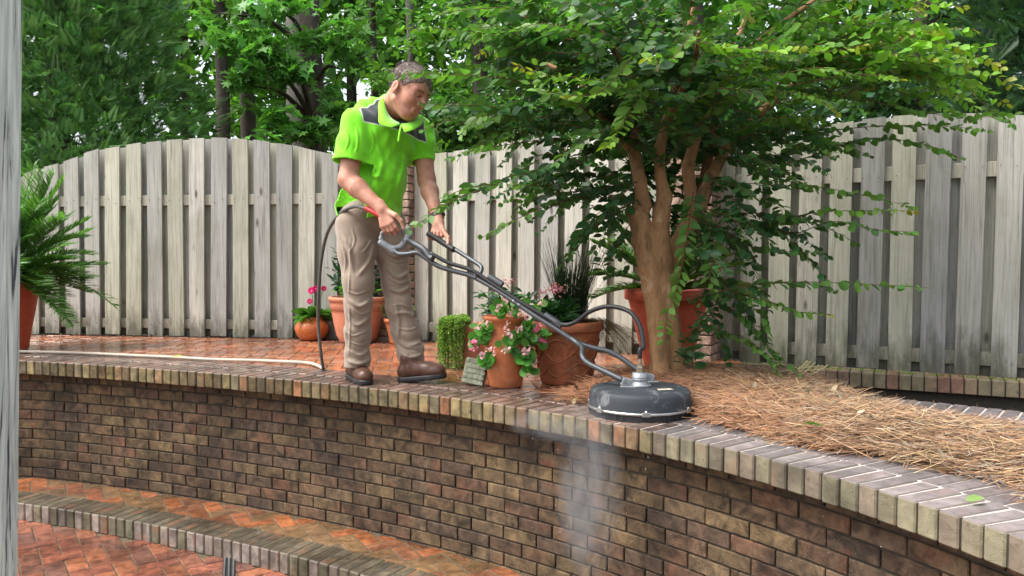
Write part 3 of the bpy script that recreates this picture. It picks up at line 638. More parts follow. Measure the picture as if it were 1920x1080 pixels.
spray([(1320,500,4.05),(1380,560,4.0),(1430,590,3.9),(1440,640,3.9)], .05, .3); spray([(1300,360,4.0),(1290,430,3.85),(1275,520,3.8),(1250,590,3.75),(1245,640,3.7)], .05, .5)
spray([(1310,380,3.95),(1340,460,3.85),(1330,520,3.8),(1345,560,3.8)], .05, .4); spray([(1300,700,4.0),(1300,640,3.95),(1320,590,3.9),(1290,560,3.9)], .045, .1); spray([(1280,690,4.0),(1300,610,3.9),(1360,560,3.85),(1420,530,3.8)], .045, .1)
spray([(1180,420,4.0),(1160,470,4.05),(1180,500,4.1),(1130,520,4.1)], .045, .0); spray([(1140,520,4.1),(1130,480,4.0),(1180,440,3.95)], .045, .0)
spray([(1800,150,4.1),(1850,200,3.9),(1900,235,3.8)], .05, .4); spray([(1480,260,4.0),(1600,240,3.9),(1740,235,3.8),(1860,245,3.7)], .05, .5)
# blobs: (px, py, depth, rx, ry px, ry depth, n twigs, main direction in x, youth and painted sun)
blobs = [(1130,60,3.9,190,90,.5,56,-.7,.25),(980,70,3.9,130,70,.4,30,-.9,.25),(930,200,3.9,80,60,.35,14,-.9,.25),(1240,140,4.0,170,100,.6,60,0,.2),(1100,230,3.9,130,70,.4,40,-.7,.2),(1400,120,4.0,170,110,.6,60,.7,.45),(1560,110,4.0,150,90,.5,50,.9,.75),
  (1700,120,3.9,110,80,.4,30,1,.8),(1240,270,4.5,110,70,.2,34,-.1,.05),(1370,280,4.1,110,80,.5,40,.6,.12),(1500,270,4.1,120,60,.4,16,.9,.35),(1060,330,4.0,90,50,.4,18,-.6,.1),(1390,410,4.1,80,65,.35,28,.4,.05),(1330,460,4.0,45,70,.3,12,.2,.1),(1460,400,4.0,90,60,.35,7,.9,.3),
  (1370,560,4.0,70,60,.3,7,.6,.2),(1250,380,4.5,70,50,.15,14,.2,.0),(1450,-60,4.2,420,60,.8,60,.3,.3),(1130,380,4.1,60,60,.3,12,-.5,.05),(1250,230,4.5,200,150,.3,44,.1,.0),(1420,230,4.6,180,130,.3,36,.3,.05)]
for (bx, by, bY, rx, ry, rY, n, dx, ygsun) in blobs:
    for k in range(int(n*(.42 if by > 250 and bx > 1300 else .74))):
        u = unit(1)[0]*random.random()**.4; c = at(bx+u[0]*rx, by+u[1]*ry, bY+u[2]*rY)
        o = c-at(1270, 330, 4.15); o /= np.linalg.norm(o); d = norm(o*.6+np.array([dx*.7, random.gauss(-.15,.5), random.gauss(-.08,.22)])+unit(1)[0]*.35); L_ = random.uniform(.22,.5)
        q = [c-d*L_*.5+np.array([0,0,-.0]), c, c+d*L_*.4+np.array([0,0,-.02]), c+d*L_*.75+np.array([0,0,-.08*random.random()-.03])]
        tw.append((smooth_path(q, 4), random.uniform(.042,.056), max(0, random.gauss(ygsun, .18))))
tb = MB(); LP, LD, LS, LC, LR = [], [], [], [], []
oldshade, newsun, tip = np.array((.040,.115,.044)), np.array((.22,.44,.05)), np.array((.35,.22,.03))  # new growth plus painted light: sunlit upper right, shaded interior in the leaf colour
for P, size, ygsun in tw:
    L_ = np.r_[0, np.cumsum(np.linalg.norm(np.diff(P, axis=0), axis=1))]; tot = L_[-1]; tb.tube(P, np.linspace(.0028, .0009, len(P)), 4, cap=False)
    s = .03; k = 0; T = np.gradient(P, axis=0)
    while s < tot:
        p = np.array([np.interp(s, L_, P[:,i]) for i in range(3)]); t = norm([np.interp(s, L_, T[:,i]) for i in range(3)]); f = s/tot
        side = norm(np.cross(t, [0,0,1])+[1e-4,0,0]); 
        for sg in (1, -1):
            if random.random() < .1: continue
            d = norm(t*random.uniform(.35,.8)+side*sg+np.array([0,0,random.uniform(-.7,.25)])); LP.append(p+d*.004); LD.append(d); LR.append(random.gauss(0,.95))
            LS.append(size*1.5*random.uniform(.75,1.15)*(1-.45*f**3)); y = np.clip(ygsun*(.35+.9*f)+random.gauss(0,.08), 0, 1)
            c = oldshade*(1-y)+newsun*y
            if f > .9 and ygsun > .55: c = c*.5+tip*.5
            LC.append(c)
        s += size*.64; k += 1
LP, LD, LS, LC, LR = map(np.array, (LP, LD, LS, LC, LR)); V, Fa, n = scatter(*LEAF, LP, frames(LD, LR), np.c_[LS, LS*1.2, LS])
mk('crown', V, Fa, M_LEAF, tree, np.repeat(jitcol(LC, len(LP), .15, .06), n, 0))
tb.build('twigs', M_TWIG, tree); lb.build('limbs', M_CRAPE, tree, True)
# ------------------------------------------------------------ background trees
def conifer(label, base, h, r, n, seed, cols, smin=.16, smax=.34, half=None, name='cypress_tree', zlo=0.3, dense=1500):
    root = thing(name, label, 'tree', base); b = np.array(base); mb = MB(); mb.tube([b, b+[0,0,h*.5], b+[0,0,h]], [r*.09, r*.06, .02], 8); mb.build('trunk', M_BARK, root)
    # feathery flat spray: rachis with pinnae that carry small needles
    tp, tf = [], []
    for i in range(14):
        f = i/13; x = f*.88; l = .36*(1-.72*f)+.04
        for sg in (1, -1):
            o = len(tp); tp += [(x,0,0),(x+l*.5,sg*l*.38,-.02),(x+l*.95,sg*l*.8,-.12*l),(x+l*.42,sg*l*.47,-.03)]; tf.append((o,o+1,o+2,o+3))
    z = rng.random(n)**1.15; a = rng.uniform(0, 2*pi, n); lobes = 1+.16*np.sin(a*5+z*23+seed)+.1*np.sin(a*3-z*41); rad_ = r*np.sqrt(np.clip(1-z, 0, 1))**.9*lobes*rng.uniform(.62,1.03,n)
    if half: a = np.where(np.abs(((a-half+pi) % (2*pi))-pi) > 1.9, half+rng.uniform(-1.5,1.5,n), a)
    P = np.c_[np.cos(a)*rad_, np.sin(a)*rad_, zlo+z*(h-zlo)]; D = np.c_[np.cos(a), np.sin(a), rng.uniform(.0,.8,n)]+rng.normal(0,.35,(n,3))
    V, Fa, k = scatter(tp, tf, P+b, frames(D, rng.normal(0,.6,n)), rng.uniform(smin,smax,n)); c = np.array(cols)[rng.integers(0,len(cols),n)]; c = jitcol(c, n, .25, .06)
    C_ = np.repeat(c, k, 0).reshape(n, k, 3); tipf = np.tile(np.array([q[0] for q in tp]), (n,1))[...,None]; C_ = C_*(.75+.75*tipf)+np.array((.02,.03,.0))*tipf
    # inner shade foliage so that the crown is not see-through
    m = dense; a2 = rng.uniform(0,2*pi,m); z2 = rng.random(m); r2 = r*.72*np.sqrt(1-z2)*rng.uniform(.5,1,m); P2_ = np.c_[np.cos(a2)*r2, np.sin(a2)*r2, zlo+z2*(h-zlo)]
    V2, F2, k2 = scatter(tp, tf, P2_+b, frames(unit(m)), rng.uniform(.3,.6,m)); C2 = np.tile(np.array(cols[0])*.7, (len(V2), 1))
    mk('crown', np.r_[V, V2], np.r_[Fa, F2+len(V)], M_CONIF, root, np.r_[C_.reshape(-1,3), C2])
gc = [(.12,.26,.10),(.18,.35,.12),(.14,.30,.12)]
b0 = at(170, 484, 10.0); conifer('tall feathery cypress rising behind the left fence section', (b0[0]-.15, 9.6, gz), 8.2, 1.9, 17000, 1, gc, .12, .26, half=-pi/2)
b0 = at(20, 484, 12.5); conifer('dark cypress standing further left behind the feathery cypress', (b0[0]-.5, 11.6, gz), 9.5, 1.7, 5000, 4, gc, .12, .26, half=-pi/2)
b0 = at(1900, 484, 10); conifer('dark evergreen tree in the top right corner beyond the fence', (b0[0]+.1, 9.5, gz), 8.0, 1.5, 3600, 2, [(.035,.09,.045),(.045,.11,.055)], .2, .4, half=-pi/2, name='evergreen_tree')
STARL = ([(0,0,0),(.25,.12,0),(.18,.5,.02),(.45,.2,.03),(.62,.55,0),(.62,.14,.03),(1,0,-.03),(.62,-.14,.03),(.62,-.55,0),(.45,-.2,.03),(.18,-.5,.02),(.25,-.12,0)], [(0,11,10,9,8,7,6,5,4,3,2,1)])
def broadleaf(name, label, base, tr, h, blobs_, leaf, size, col, lean=(0,0), bark=M_BARK, yell=.3, group=None, forks=3):
    root = thing(name, label, 'tree', base, group); b = np.array(base, float); top = b+np.array([lean[0], lean[1], h])
    mb = MB(); Pth = smooth_path([b-[0,0,.1], b+[lean[0]*.3+.03, 0, h*.35], b+[lean[0]*.7-.03, 0, h*.7], top], 6); nn_ = len(Pth)
    mb.tube(Pth, tr*np.linspace(1.1,.55,nn_)*(1+.06*np.sin(np.arange(nn_)*2.)), 12)
    LPs, Ds = [], []
    for (c, r, n) in blobs_:
        c = np.array(c, float); a = Pth[int(np.clip((c[2]-b[2])/h, .25, .95)*nn_)-1]; q = smooth_path([a, (a+c)/2+[0,0,.15], c], 5); mb.tube(q, np.linspace(tr*.25,.012,len(q)), 6)
        nc = max(3, n//45); cc = c+unit(nc)*np.array(r)*rng.uniform(.3,1,(nc,1))      # leaf bunches on side shoots
        for c2 in cc:
            mb.tube([c+(c2-c)*.1, (c+c2)/2+[0,0,.05], c2], [.012,.008,.004], 4, cap=False); m = n//nc; p = c2+rng.normal(0,1,(m,3))*np.array(r)*[.28,.28,.17]; LPs.append(p); d = unit(m)*.7+norm(c2-c+[0,-.2,0])*.5; d[:,2] = d[:,2]*.5-.15; Ds.append(d)
    P = np.concatenate(LPs); D = np.concatenate(Ds); V, Fa, k = scatter(*leaf, P, frames(D, rng.normal(0,.7,len(P))), rng.uniform(.7,1.25,len(P))*size)
    cc = jitcol(col, len(P), .28, .07); y = (rng.random(len(P)) < yell)[:,None]; cc = np.where(y, cc*1.5+np.array((.02,.03,0)), cc)
    mk('crown', V, Fa, M_LEAF, root, np.repeat(cc, k, 0)); mb.build('trunk', bark, root, True)
def A(x, y, Y): return at(x, y, Y)
def B(x, Y): p = at(x, 484, Y); return (p[0], Y, gz)
bl = lambda lst: [(A(x, y, Y), r, n) for x, y, Y, r, n in lst]
broadleaf('sweetgum_tree', 'sweetgum with star shaped leaves hanging over the arched left fence', B(585, 9.8), .16, 7, bl([(470,60,8.6,(.35,.4,.3),190),(500,130,8.5,(.3,.3,.25),150),(540,110,8.6,(.35,.3,.3),170),(430,25,8.8,(.3,.3,.25),110),(460,160,8.7,(.3,.3,.2),110),(500,240,8.6,(.3,.3,.2),120),(560,230,8.7,(.4,.3,.22),170),(600,60,9,(.5,.4,.4),240),(620,215,9,(.3,.3,.25),120),(520,20,8.8,(.4,.4,.3),180),(640,130,9.3,(.3,.3,.4),120),(590,262,8.8,(.35,.3,.12),100)]), STARL, .15, (.10,.26,.055), bark=M_BARK, yell=.35)
broadleaf('oak_tree', 'dark trunked tree just right of the cypress with little foliage low down', B(420, 15), .14, 9, bl([(420,-60,15,(1.2,1,.8),300),(380,30,15,(.7,.7,.6),200),(430,170,15.4,(.6,.5,.5),150)]), LEAF, .2, (.11,.26,.045), yell=.6)
broadleaf('oak_tree', 'rough barked tree leaning behind the sweetgum leaves', B(466, 16), .17, 9, bl([(480,-50,16,(1.2,1,.8),260),(500,60,16.5,(.8,.8,.7),220),(440,220,17,(.7,.5,.5),120)]), LEAF, .2, (.10,.24,.045), yell=.4)
broadleaf('oak_tree', 'slender pale trunk directly above the head of the man', B(772, 14), .09, 9, bl([(760,-40,14,(1.2,1,.8),260),(820,40,14,(.8,.8,.7),260),(840,150,14,(.8,.8,.7),280),(720,130,14.5,(.6,.6,.5),160)]), LEAF, .17, (.15,.32,.05), bark=M_BARKG, yell=.6)
broadleaf('oak_tree', 'thin dark trunk left of the head of the man', B(703, 15), .08, 9, bl([(700,-20,15,(1,1,.8),260),(650,60,15,(.8,.8,.7),250),(690,200,15.4,(.6,.6,.5),150)]), LEAF, .18, (.09,.22,.045), yell=.3)
broadleaf('oak_tree', 'broad dark tree crown beyond the middle fence section', B(900, 13), .15, 8, bl([(900,200,12,(.8,.6,.5),420),(960,230,12,(.8,.6,.4),380),(860,250,12.4,(.6,.6,.3),260),(1000,120,13,(1.2,1,1),520),(900,60,13,(1,1,1),420),(840,200,12,(.4,.4,.4),200),(950,0,13,(1.4,1,.9),400)]), LEAF, .16, (.07,.18,.045), yell=.2)
broadleaf('oak_tree', 'dark woodland tree behind the crape myrtle crown', B(1300, 13), .18, 8, bl([(1200,150,13,(1.3,1,1.2),700),(1400,150,13,(1.3,1,1.2),700),(1300,20,13,(1.6,1,1),500),(1560,170,12.5,(1.1,1,.9),620),(1100,220,13,(1.0,.8,.7),420),(1650,80,13,(1,1,1),450)]), LEAF, .17, (.045,.13,.045), yell=.1)
broadleaf('oak_tree', 'dark leafy tree between the right fence section and the corner evergreen', B(1720, 12), .15, 8, bl([(1700,190,11.5,(.9,.8,.5),480),(1780,150,11.5,(.6,.8,.7),340),(1640,200,11.8,(.6,.6,.4),260),(1800,40,12,(.8,.8,.8),300),(1860,190,11.2,(.6,.5,.45),260)]), LEAF, .16, (.04,.11,.045), yell=.1)
# distant wood
n = 34000; P = np.c_[rng.uniform(-18,20,n), rng.uniform(17,28,n), rng.random(n)**.8*13-.2]
cl = np.sin(P[:,0]*1.3+np.sin(P[:,2]*.9)*2)+np.sin(P[:,2]*1.1+P[:,0]*.5)+rng.normal(0,.7,n); P = P[cl > -1.6]; V, Fa, k = scatter(*LEAF, P, frames(unit(len(P))), rng.uniform(.35,.75,len(P)))
c = np.array([(.11,.27,.06),(.19,.40,.08),(.08,.20,.06)])[rng.integers(0,3,len(P))]; tag(mk('distant_wood', V, Fa, M_LEAF, None, np.repeat(jitcol(c, len(P), .3, .05), k, 0)), 'far green woodland closing the view behind the nearer trees', 'woodland', kind='stuff')
for i, (x, Y, r, l) in enumerate([(255,21,.15,'far thin trunk seen left above the fence'),(352,20,.12,'far straight trunk beside the cypress edge'),(560,12.5,.21,'thick grey furrowed trunk behind the sweetgum foliage'),(660,20,.14,'far dark trunk between the sweetgum and the head of the man'),(1010,20,.15,'far trunk behind the middle fence section'),(1800,18,.15,'far trunk above the right fence section')]):
    broadleaf('pine_tree', l, B(x, Y), r, 12, [((B(x,Y)[0]+random.uniform(-1,1), Y, 8+random.random()*2), (1.6,1.2,1.3), 260)], LEAF, .25, (.05,.13,.03), bark=M_BARKG if i == 2 else M_BARK)
# ------------------------------------------------------------ porch post
pt = thing('porch_post', 'weathered porch post with pale flaking paint at the left edge of the view', 'post', (at(-30, 1075, 1.6)[0], 1.6, -1))
m, nt_, bs_ = newmat('flaking_paint', .7, .3); v = coords(nt_, (9, 9, .55)); n1 = noise(nt_, v, 2.6, 7, .65, 2.2); n2 = noise(nt_, coords(nt_, (60, 60, 2)), 1.5, 5, .7)
c = mix(nt_, ramp(nt_, n1, [(.36, (.07,.085,.095)), (.43, (.50,.56,.52)), (.6, (.72,.80,.74)), (.75, (.64,.72,.67))]), ramp(nt_, n2, [(.3,.72),(.6,1.05)]), 1., 'MULTIPLY')
nt_.links.new(c, bs_.inputs['Base Color']); bump(nt_, bs_, n2, .4, .002)
mb = MB(); pa, pb = at(36, 1080, 1.655), at(45, 0, 1.655); ax = norm(pb-pa); wd_ = .11
cen = (pa+pb)/2-np.array([wd_/2, wd_/2, 0]); mb.box(cen+ax*.0, (1,0,0), (0,1,0), ax, wd_/2, wd_/2, 2.2, (.5,.5,.5), .006); mb.build('shaft', m, pt)
mb = MB(); mb.box(cen+np.array([0,0,2.15]), (1,0,0), (0,1,0), (0,0,1), .09, .09, .05, (.5,.5,.5), .006); mb.build('top_cap', m, pt)
# ------------------------------------------------------------ pots and plants
def pot(root, c, prof, mat, soil=None, n=48, relief=None):
    mb = MB(); mb.lathe(prof, c, n); o = mb.build('pot', mat, root, True)
    if soil:
        mb = MB(); r, z = soil; mb.lathe([(r, z-.01), (r*.6, z+.006), (.001, z+.01)], c, 24); mb.build('soil', M_SOIL, root, True)
    return o
def potprof(rb, rt, h, rim=.03, lip=.02, t=.018, belly=0.):
    P = [(.001, 0), (rb, 0), (rb+.004, .006)]
    for i in range(1, 9):
        f = i/8; P.append((rb+(rt-lip-rb)*f+belly*sin(pi*f), .006+(h-rim-.006)*f))
    P += [(rt-.004, h-rim+.001), (rt, h-rim+.006), (rt+.002, h-rim*.5), (rt, h-.004), (rt-.005, h), (rt-t, h), (rt-t-.004, h-.01), (rt-lip-t, h-rim-.03), (rt-lip-t-.01, h-.09)]
    return P
def fronds(root, c, specs, col, leaf_l=.13, name='frond', wdt=.012):
    "sago style fronds; specs = (azimuth, elevation, length, droop)"
    for (az, el, L_, dr) in specs:
        d = np.array([cos(az)*cos(el), sin(az)*cos(el), sin(el)]); n = 26; t = np.linspace(0, 1, n); P = np.array([c+d*L_*f+np.array([0,0,-dr*L_*f**2]) for f in t])
        mb = MB(); mb.tube(P, np.linspace(.006,.002,n), 5, col=col, cap=False); T = np.gradient(P, axis=0); LPs, Ds, Ss = [], [], []
        m = 62
        for k in range(m):
            f = .12+.88*k/m; p = np.array([np.interp(f, t, P[:,i]) for i in range(3)]); tt = norm([np.interp(f, t, T[:,i]) for i in range(3)]); s = norm(np.cross(tt, [0,0,1])+[1e-3,0,0]); upv = np.cross(s, tt)
            for sg in (1,-1):
                LPs.append(p); Ds.append(norm(tt*.75+s*sg*.9+upv*.35+rng.normal(0,.06,3))); Ss.append(leaf_l*(sin(pi*(.12+.86*(f-.1)))**.6+.08)*random.uniform(.9,1.1))
        Ss = np.array(Ss); tpl = [(0,-.5,0),(.5,-.6,.03),(1,0,-.07),(.5,.6,.03),(0,.5,0)]
        V, Fa, k = scatter(tpl, [(0,1,2,3,4)], np.array(LPs), frames(np.array(Ds), rng.normal(0,.5,len(LPs))), np.c_[Ss, np.full(len(Ss), wdt), Ss])
        cc = np.repeat(jitcol(col, len(LPs), .2, .05), k, 0); VV = np.r_[np.concatenate(mb.V), V]; FF = mb.F+[tuple(q+mb.n) for q in Fa]; mk(name, VV, FF, M_LEAF, root, np.r_[np.concatenate(mb.C), cc])
# big red pot with sago palm, left
c = gr(10, 655); c[1] += .0; T1 = thing('potted_sago_palm', 'tall red clay pot with an arching sago palm beside the porch post', 'potted plant', tuple(c))
pot(T1, c, potprof(.15,.25,.50,.05,.02), M_REDPOT, (.22,.47)); cc = c+[0,0,.5]; sp = []
for k in range(44):
    az = random.uniform(-pi, pi); el = random.uniform(.1, 1.4); sp.append((az, el, random.uniform(.7,1.0)*(.7+.3*min(el,1)), random.uniform(.2,.55)*(1.2-el*.5)))
for k in range(22):
    el = random.uniform(.0, 1.35); sp.append((random.uniform(-1.1,.9), el, random.uniform(.7,1.02)*(.72+.3*min(el,1)), random.uniform(.2,.5)*(1.2-el*.5)))
sp += [(-.25,.45,.8,.3),(0.1,.7,.85,.4),(-.1,.3,.75,.25),(.2,1.2,1.,.1),(-.1,1.3,1.0,.08),(.5,1.15,1.0,.12),(.3,.9,.9,.4),(-.4,1.1,.95,.25),(-.5,.2,.85,.55),(0,.4,.92,.6),(-.2,-.02,.6,.5),(0,1.25,1.0,.12)]
fronds(T1, cc, sp, (.11,.25,.06), .14, wdt=.007)
# gerbera
c = gr(585, 637); T1 = thing('potted_gerbera', 'small round glazed orange pot of hot pink gerberas against the left fence', 'potted plant', tuple(c))
m = potmat('glazed_orange', (.42,.12,.035), (.25,.07,.02), .5, .25, .1); pot(T1, c, [(.001,0),(.085,0),(.10,.01),(.128,.05),(.14,.09),(.135,.125),(.11,.155),(.085,.17),(.085,.185),(.095,.19),(.085,.192),(.075,.18),(.075,.15)], m, (.075,.165))
top = c+[0,0,.18]; n = 26; a = rng.uniform(0,2*pi,n); D = np.c_[np.cos(a), np.sin(a), rng.uniform(-.25,.9,n)]; V, Fa, k = scatter([(0,0,0),(.3,.12,.12),(.6,.2,.14),(.85,.13,.05),(1,0,-.1),(.3,-.12,.12),(.6,-.2,.14),(.85,-.13,.05)], LEAF[1], np.tile(top, (n,1)), frames(D), rng.uniform(.12,.20,n))
mk('leaves', V, Fa, M_LEAF, T1, np.repeat(jitcol((.07,.19,.04), n, .25), k, 0))
for (x, y, tiltx, r) in ((584,545,-.1,.034),(592,541,.3,.03),(581,565,-.1,.027),(607,541,.6,.026)):
    f = at(x, y, c[1]-.03); mb = MB(); mb.tube(smooth_path([top, (top+f)/2+[.01,0,.01], f]), .003, 5, (.1,.2,.05)); st_ = mb.build('stem', M_LEAF, T1); nrm = norm([tiltx,-1,.25]); u_ = norm(np.cross(nrm,[0,0,1])); v_ = np.cross(nrm,u_); Ps, Ds = [], []
    for q in range(34):
        an = q*2*pi/17; Ps.append(f+nrm*(.003 if q > 16 else 0)); Ds.append(norm(u_*cos(an)+v_*sin(an)+nrm*(.15 if q < 17 else .4)))
    Ds = np.array(Ds); y_ = np.cross(np.tile(nrm,(34,1)), Ds); R = np.stack([Ds, y_, np.cross(Ds, y_)], 2); V, Fa, k = scatter(*LEAF, np.array(Ps), R, np.where(np.arange(34)<17, r, r*.7)); fl = mk('flower', V, Fa, M_PETAL, T1, jitcol((.75,.03,.22), len(V), .15, .03))
    mb = MB(); mb.lathe([(.006,0),(.004,.003),(.0001,.004)], (0,0,0), 10, (.6,.4,.3)); Vc = mb.V[0]@np.array([u_, v_, nrm])+f+nrm*.004; 
    ce = mk('flower_centre', Vc+0, mb.F, M_PETAL, None, np.tile((.65,.45,.25),(len(Vc),1))); ce.parent = fl; ce.matrix_parent_inverse = Matrix.Identity(4); ce.location = (0,0,0); ce.data.transform(Matrix.Translation(Vector(-np.array(T1.location))))
# big terracotta pot behind the legs
c = gr(671, 640); T1 = thing('potted_shrub', 'large wide terracotta pot with dark leafy shrub, standing behind the legs of the man', 'potted plant', tuple(c))
pot(T1, c, [(.001,0),(.14,0),(.15,.01),(.17,.05),(.195,.16),(.208,.24),(.212,.262),(.218,.264),(.222,.31),(.224,.333),(.235,.337),(.237,.36),(.232,.37),(.21,.37),(.205,.33),(.2,.28)], M_TERRAP, (.205,.32))
def leafy(root, c, pts, size, n_per, col, tpl=LEAF, name='foliage', sp=.05, stems=True):
    LPs, Ds = [], []; mb = MB()
    for p in pts:
        p = np.array(p, float); P = smooth_path([c, (c+p)/2+[0,0,.03], p], 5)
        if stems: mb.tube(P, np.linspace(.005,.002,len(P)), 5, (.06,.08,.03), cap=False)
        t = rng.uniform(.3,1.02,n_per); q = np.c_[[np.interp(t*(len(P)-1), range(len(P)), P[:,i]) for i in range(3)]].T; d = unit(n_per); d[:,2] = d[:,2]*.4+.1; LPs.append(q+d*sp*.4); Ds.append(d)
    LPs = np.concatenate(LPs); Ds = np.concatenate(Ds); V, Fa, k = scatter(*tpl, LPs, frames(Ds, rng.normal(0,.5,len(LPs))), rng.uniform(.7,1.2,len(LPs))*size)
    o = mk(name, V, Fa, M_LEAF, root, np.repeat(jitcol(col, len(LPs), .3, .06), k, 0))
    if stems: mb.build('stems', M_LEAF, root)
    return o
c2 = c+[0,0,.33]; leafy(T1, c2, [at(x, y, c[1]+random.uniform(-.05,.1)) for x, y in ((632,470),(626,505),(640,480),(630,530),(650,450),(670,440),(700,470),(712,500),(722,530),(690,460),(705,530),(660,480))], .085, 22, (.02,.07,.04), sp=.07)
leafy(T1, c2, [at(x, y, c[1]-.15) for x, y in ((640,540),(650,535),(705,545),(630,548))], .06, 12, (.10,.26,.04), sp=.06)
# small pot behind right leg
c = gr(750, 643); T1 = thing('potted_seedling', 'small terracotta pot of tiny leaves half hidden behind the trouser leg', 'potted plant', tuple(c)); pot(T1, c, potprof(.08,.13,.2,.03,.012), M_TERRA, (.11,.17))
leafy(T1, c+[0,0,.17], [c+[random.uniform(-.16,.16), random.uniform(-.08,.08), random.uniform(.17,.3)] for _ in range(34)], .022, 12, (.12,.28,.07), sp=.03)
# trailing sedum in pink pot
c = gr(893, 686); T1 = thing('potted_sedum', 'pinkish clay pot with bright green sedum trailing over its left side', 'potted plant', tuple(c)); pot(T1, c, potprof(.10,.135,.27,.055,.012), M_TERRAP, (.11,.24))
LPs, Ds = [], []; mb = MB()
for k in range(260):
    a_ = random.uniform(pi*.55, pi*1.45); r0 = random.uniform(.02,.12); st0 = c+[cos(a_)*r0-.03, sin(a_)*r0, .27+random.uniform(0,.03)]; out = random.uniform(.11,.22); hang = random.uniform(.03,.36)*(1 if k > 60 else .2)
    e0 = c+[cos(a_)*out*.9-.035, sin(a_)*out, .29+random.uniform(-.02,.02)]; P = smooth_path([st0, e0, e0+[cos(a_)*.015,0,-hang*.5], e0+[cos(a_)*.01+random.gauss(0,.01),0,-hang]], 5); mb.tube(P, .0012, 3, (.15,.2,.06), cap=False)
    L_ = np.r_[0, np.cumsum(np.linalg.norm(np.diff(P,axis=0),axis=1))]; m = int(L_[-1]/.0075); s = rng.uniform(0, L_[-1], m); LPs.append(np.c_[[np.interp(s, L_, P[:,i]) for i in range(3)]].T); Ds.append(unit(m)+[0,-.2,.3])
LPs = np.concatenate(LPs); V, Fa, k = scatter(*LEAF, LPs, frames(np.concatenate(Ds)), np.c_[rng.uniform(.012,.019,len(LPs)), rng.uniform(.016,.024,len(LPs)), rng.uniform(.01,.016,len(LPs))])
mk('trailing_stems', V, Fa, M_LEAF, T1, np.repeat(jitcol(np.where(rng.random((len(LPs),1))<.5,(.17,.32,.06),(.26,.40,.08)), len(LPs), .25, .05), k, 0)); mb.build('stems', M_LEAF, T1)
# leafy plant with pink bloom in a pot hidden behind the begonia jar
c = gr(945, 682); c[1] += .05; T1 = thing('potted_salvia', 'leafy green plant with blue grey foliage in a pot behind the begonia jar', 'potted plant', tuple(c)); pot(T1, c, potprof(.11,.15,.27,.04,.012), M_TERRA, (.125,.24))
leafy(T1, c+[0,0,.22], [at(x, y, c[1]+random.uniform(-.08,.08)) for x, y in ((905,548),(920,560),(900,575),(935,550),(960,545),(985,548),(975,570),(950,560),(920,590),(990,560),(940,575))], .065, 20, (.035,.11,.045), sp=.06)
leafy(T1, c+[0,0,.22], [at(x, y, c[1]-.15) for x, y in ((905,592),(915,600),(900,608),(918,588))], .03, 26, (.10,.17,.15), sp=.03)
P = at(945,527,c[1])+rng.normal(0,1,(70,3))*[.045,.03,.012]; V, Fa, k = scatter(*ROUND, P, frames(unit(70)), rng.uniform(.008,.014,70)); mk('blooms', V, Fa, M_PETAL, T1, np.repeat(jitcol((.65,.28,.38), 70, .2, .05), k, 0))
# begonia jar
c = gr(948, 724); T1 = thing('begonia_jar', 'tall narrow waisted clay strawberry jar with pink begonias growing from its sides', 'potted plant', tuple(c))
prof = [(.001,0),(.082,0),(.088,.008),(.096,.06),(.108,.14),(.116,.20),(.112,.25),(.103,.30),(.10,.33),(.112,.35),(.122,.362),(.124,.375),(.116,.38),(.098,.375),(.092,.34)]
pot(T1, c, prof, M_TERRA, (.095,.345))
def begonia(x, y, n, rad_, fl, pink, Yoff=-.12):
    n = int(n*1.4)
    p0 = at(x, y, c[1]+Yoff); P = p0+rng.normal(0,1,(n,3))*[rad_*.5, .02, rad_*.4]; D = (P-p0)*3+rng.normal(0,.4,(n,3))*[.02,.02,.02]; D[:,1] -= .02; D[:,2] -= .01; y2 = np.tile([0,-1.,.35],(n,1))+rng.normal(0,.35,(n,3)); D = D/np.linalg.norm(D,axis=1)[:,None]
    y_ = np.cross(y2, D); y_ /= np.linalg.norm(y_,axis=1)[:,None]; R = np.stack([D, y_, np.cross(D,y_)], 2); V, Fa, k = scatter(*ROUND, P-D*.02, R, rng.uniform(.038,.058,n))
    V2, F2, k2 = [], [], 0; o = V; 
    g.append((V, Fa, np.repeat(jitcol((.10,.30,.05), n, .25, .05), k, 0)))
    for (fx, fy) in fl:
        q = at(fx, fy, c[1]+Yoff-.05)+rng.normal(0,1,(9,3))*[.009,.005,.008]; D2 = unit(9)*[1,.4,1]; V, Fa, k = scatter(*ROUND, q, frames(D2, rng.normal(0,1,9)), rng.uniform(.013,.021,9)); h_.append((V, Fa, np.repeat(jitcol((.85,.52,.58) if pink < 1 else (.78,.20,.38), 9, .12, .05), k, 0)))
def joinparts(L_, name, mat, root):
    V = np.concatenate([a[0] for a in L_]); off = np.cumsum([0]+[len(a[0]) for a in L_[:-1]]); Fa = np.concatenate([a[1]+o for a, o in zip(L_, off)]); mk(name, V, Fa, mat, root, np.concatenate([a[2] for a in L_]))
for (x, y, n, r, fl, pk) in ((950,582,16,.06,[(934,575),(955,584),(975,588),(948,565)],0),(1000,575,6,.04,[(1012,568),(980,592)],0),(910,622,14,.04,[(897,612),(916,607)],0),(892,640,8,.03,[(886,640),(890,652)],1),(910,675,13,.045,[(918,655),(925,660),(905,665)],0),(952,640,20,.05,[(947,622),(958,628),(950,612)],0),(985,620,14,.045,[(976,614),(972,618)],0),(1012,632,16,.045,[(1008,612),(1012,638),(1020,640),(1006,620)],1),(985,668,18,.045,[(984,662),(990,658)],0),(960,655,7,.03,[(946,656)],0),(995,690,8,.03,[],0)):
    g, h_ = [], []; begonia(x, y, n, r, fl, pk, -.115 if 930 < x < 1000 else -.08); joinparts(g, 'leaf_cluster', M_LEAF, T1)
    if h_: joinparts(h_, 'blossom', M_PETAL, T1)
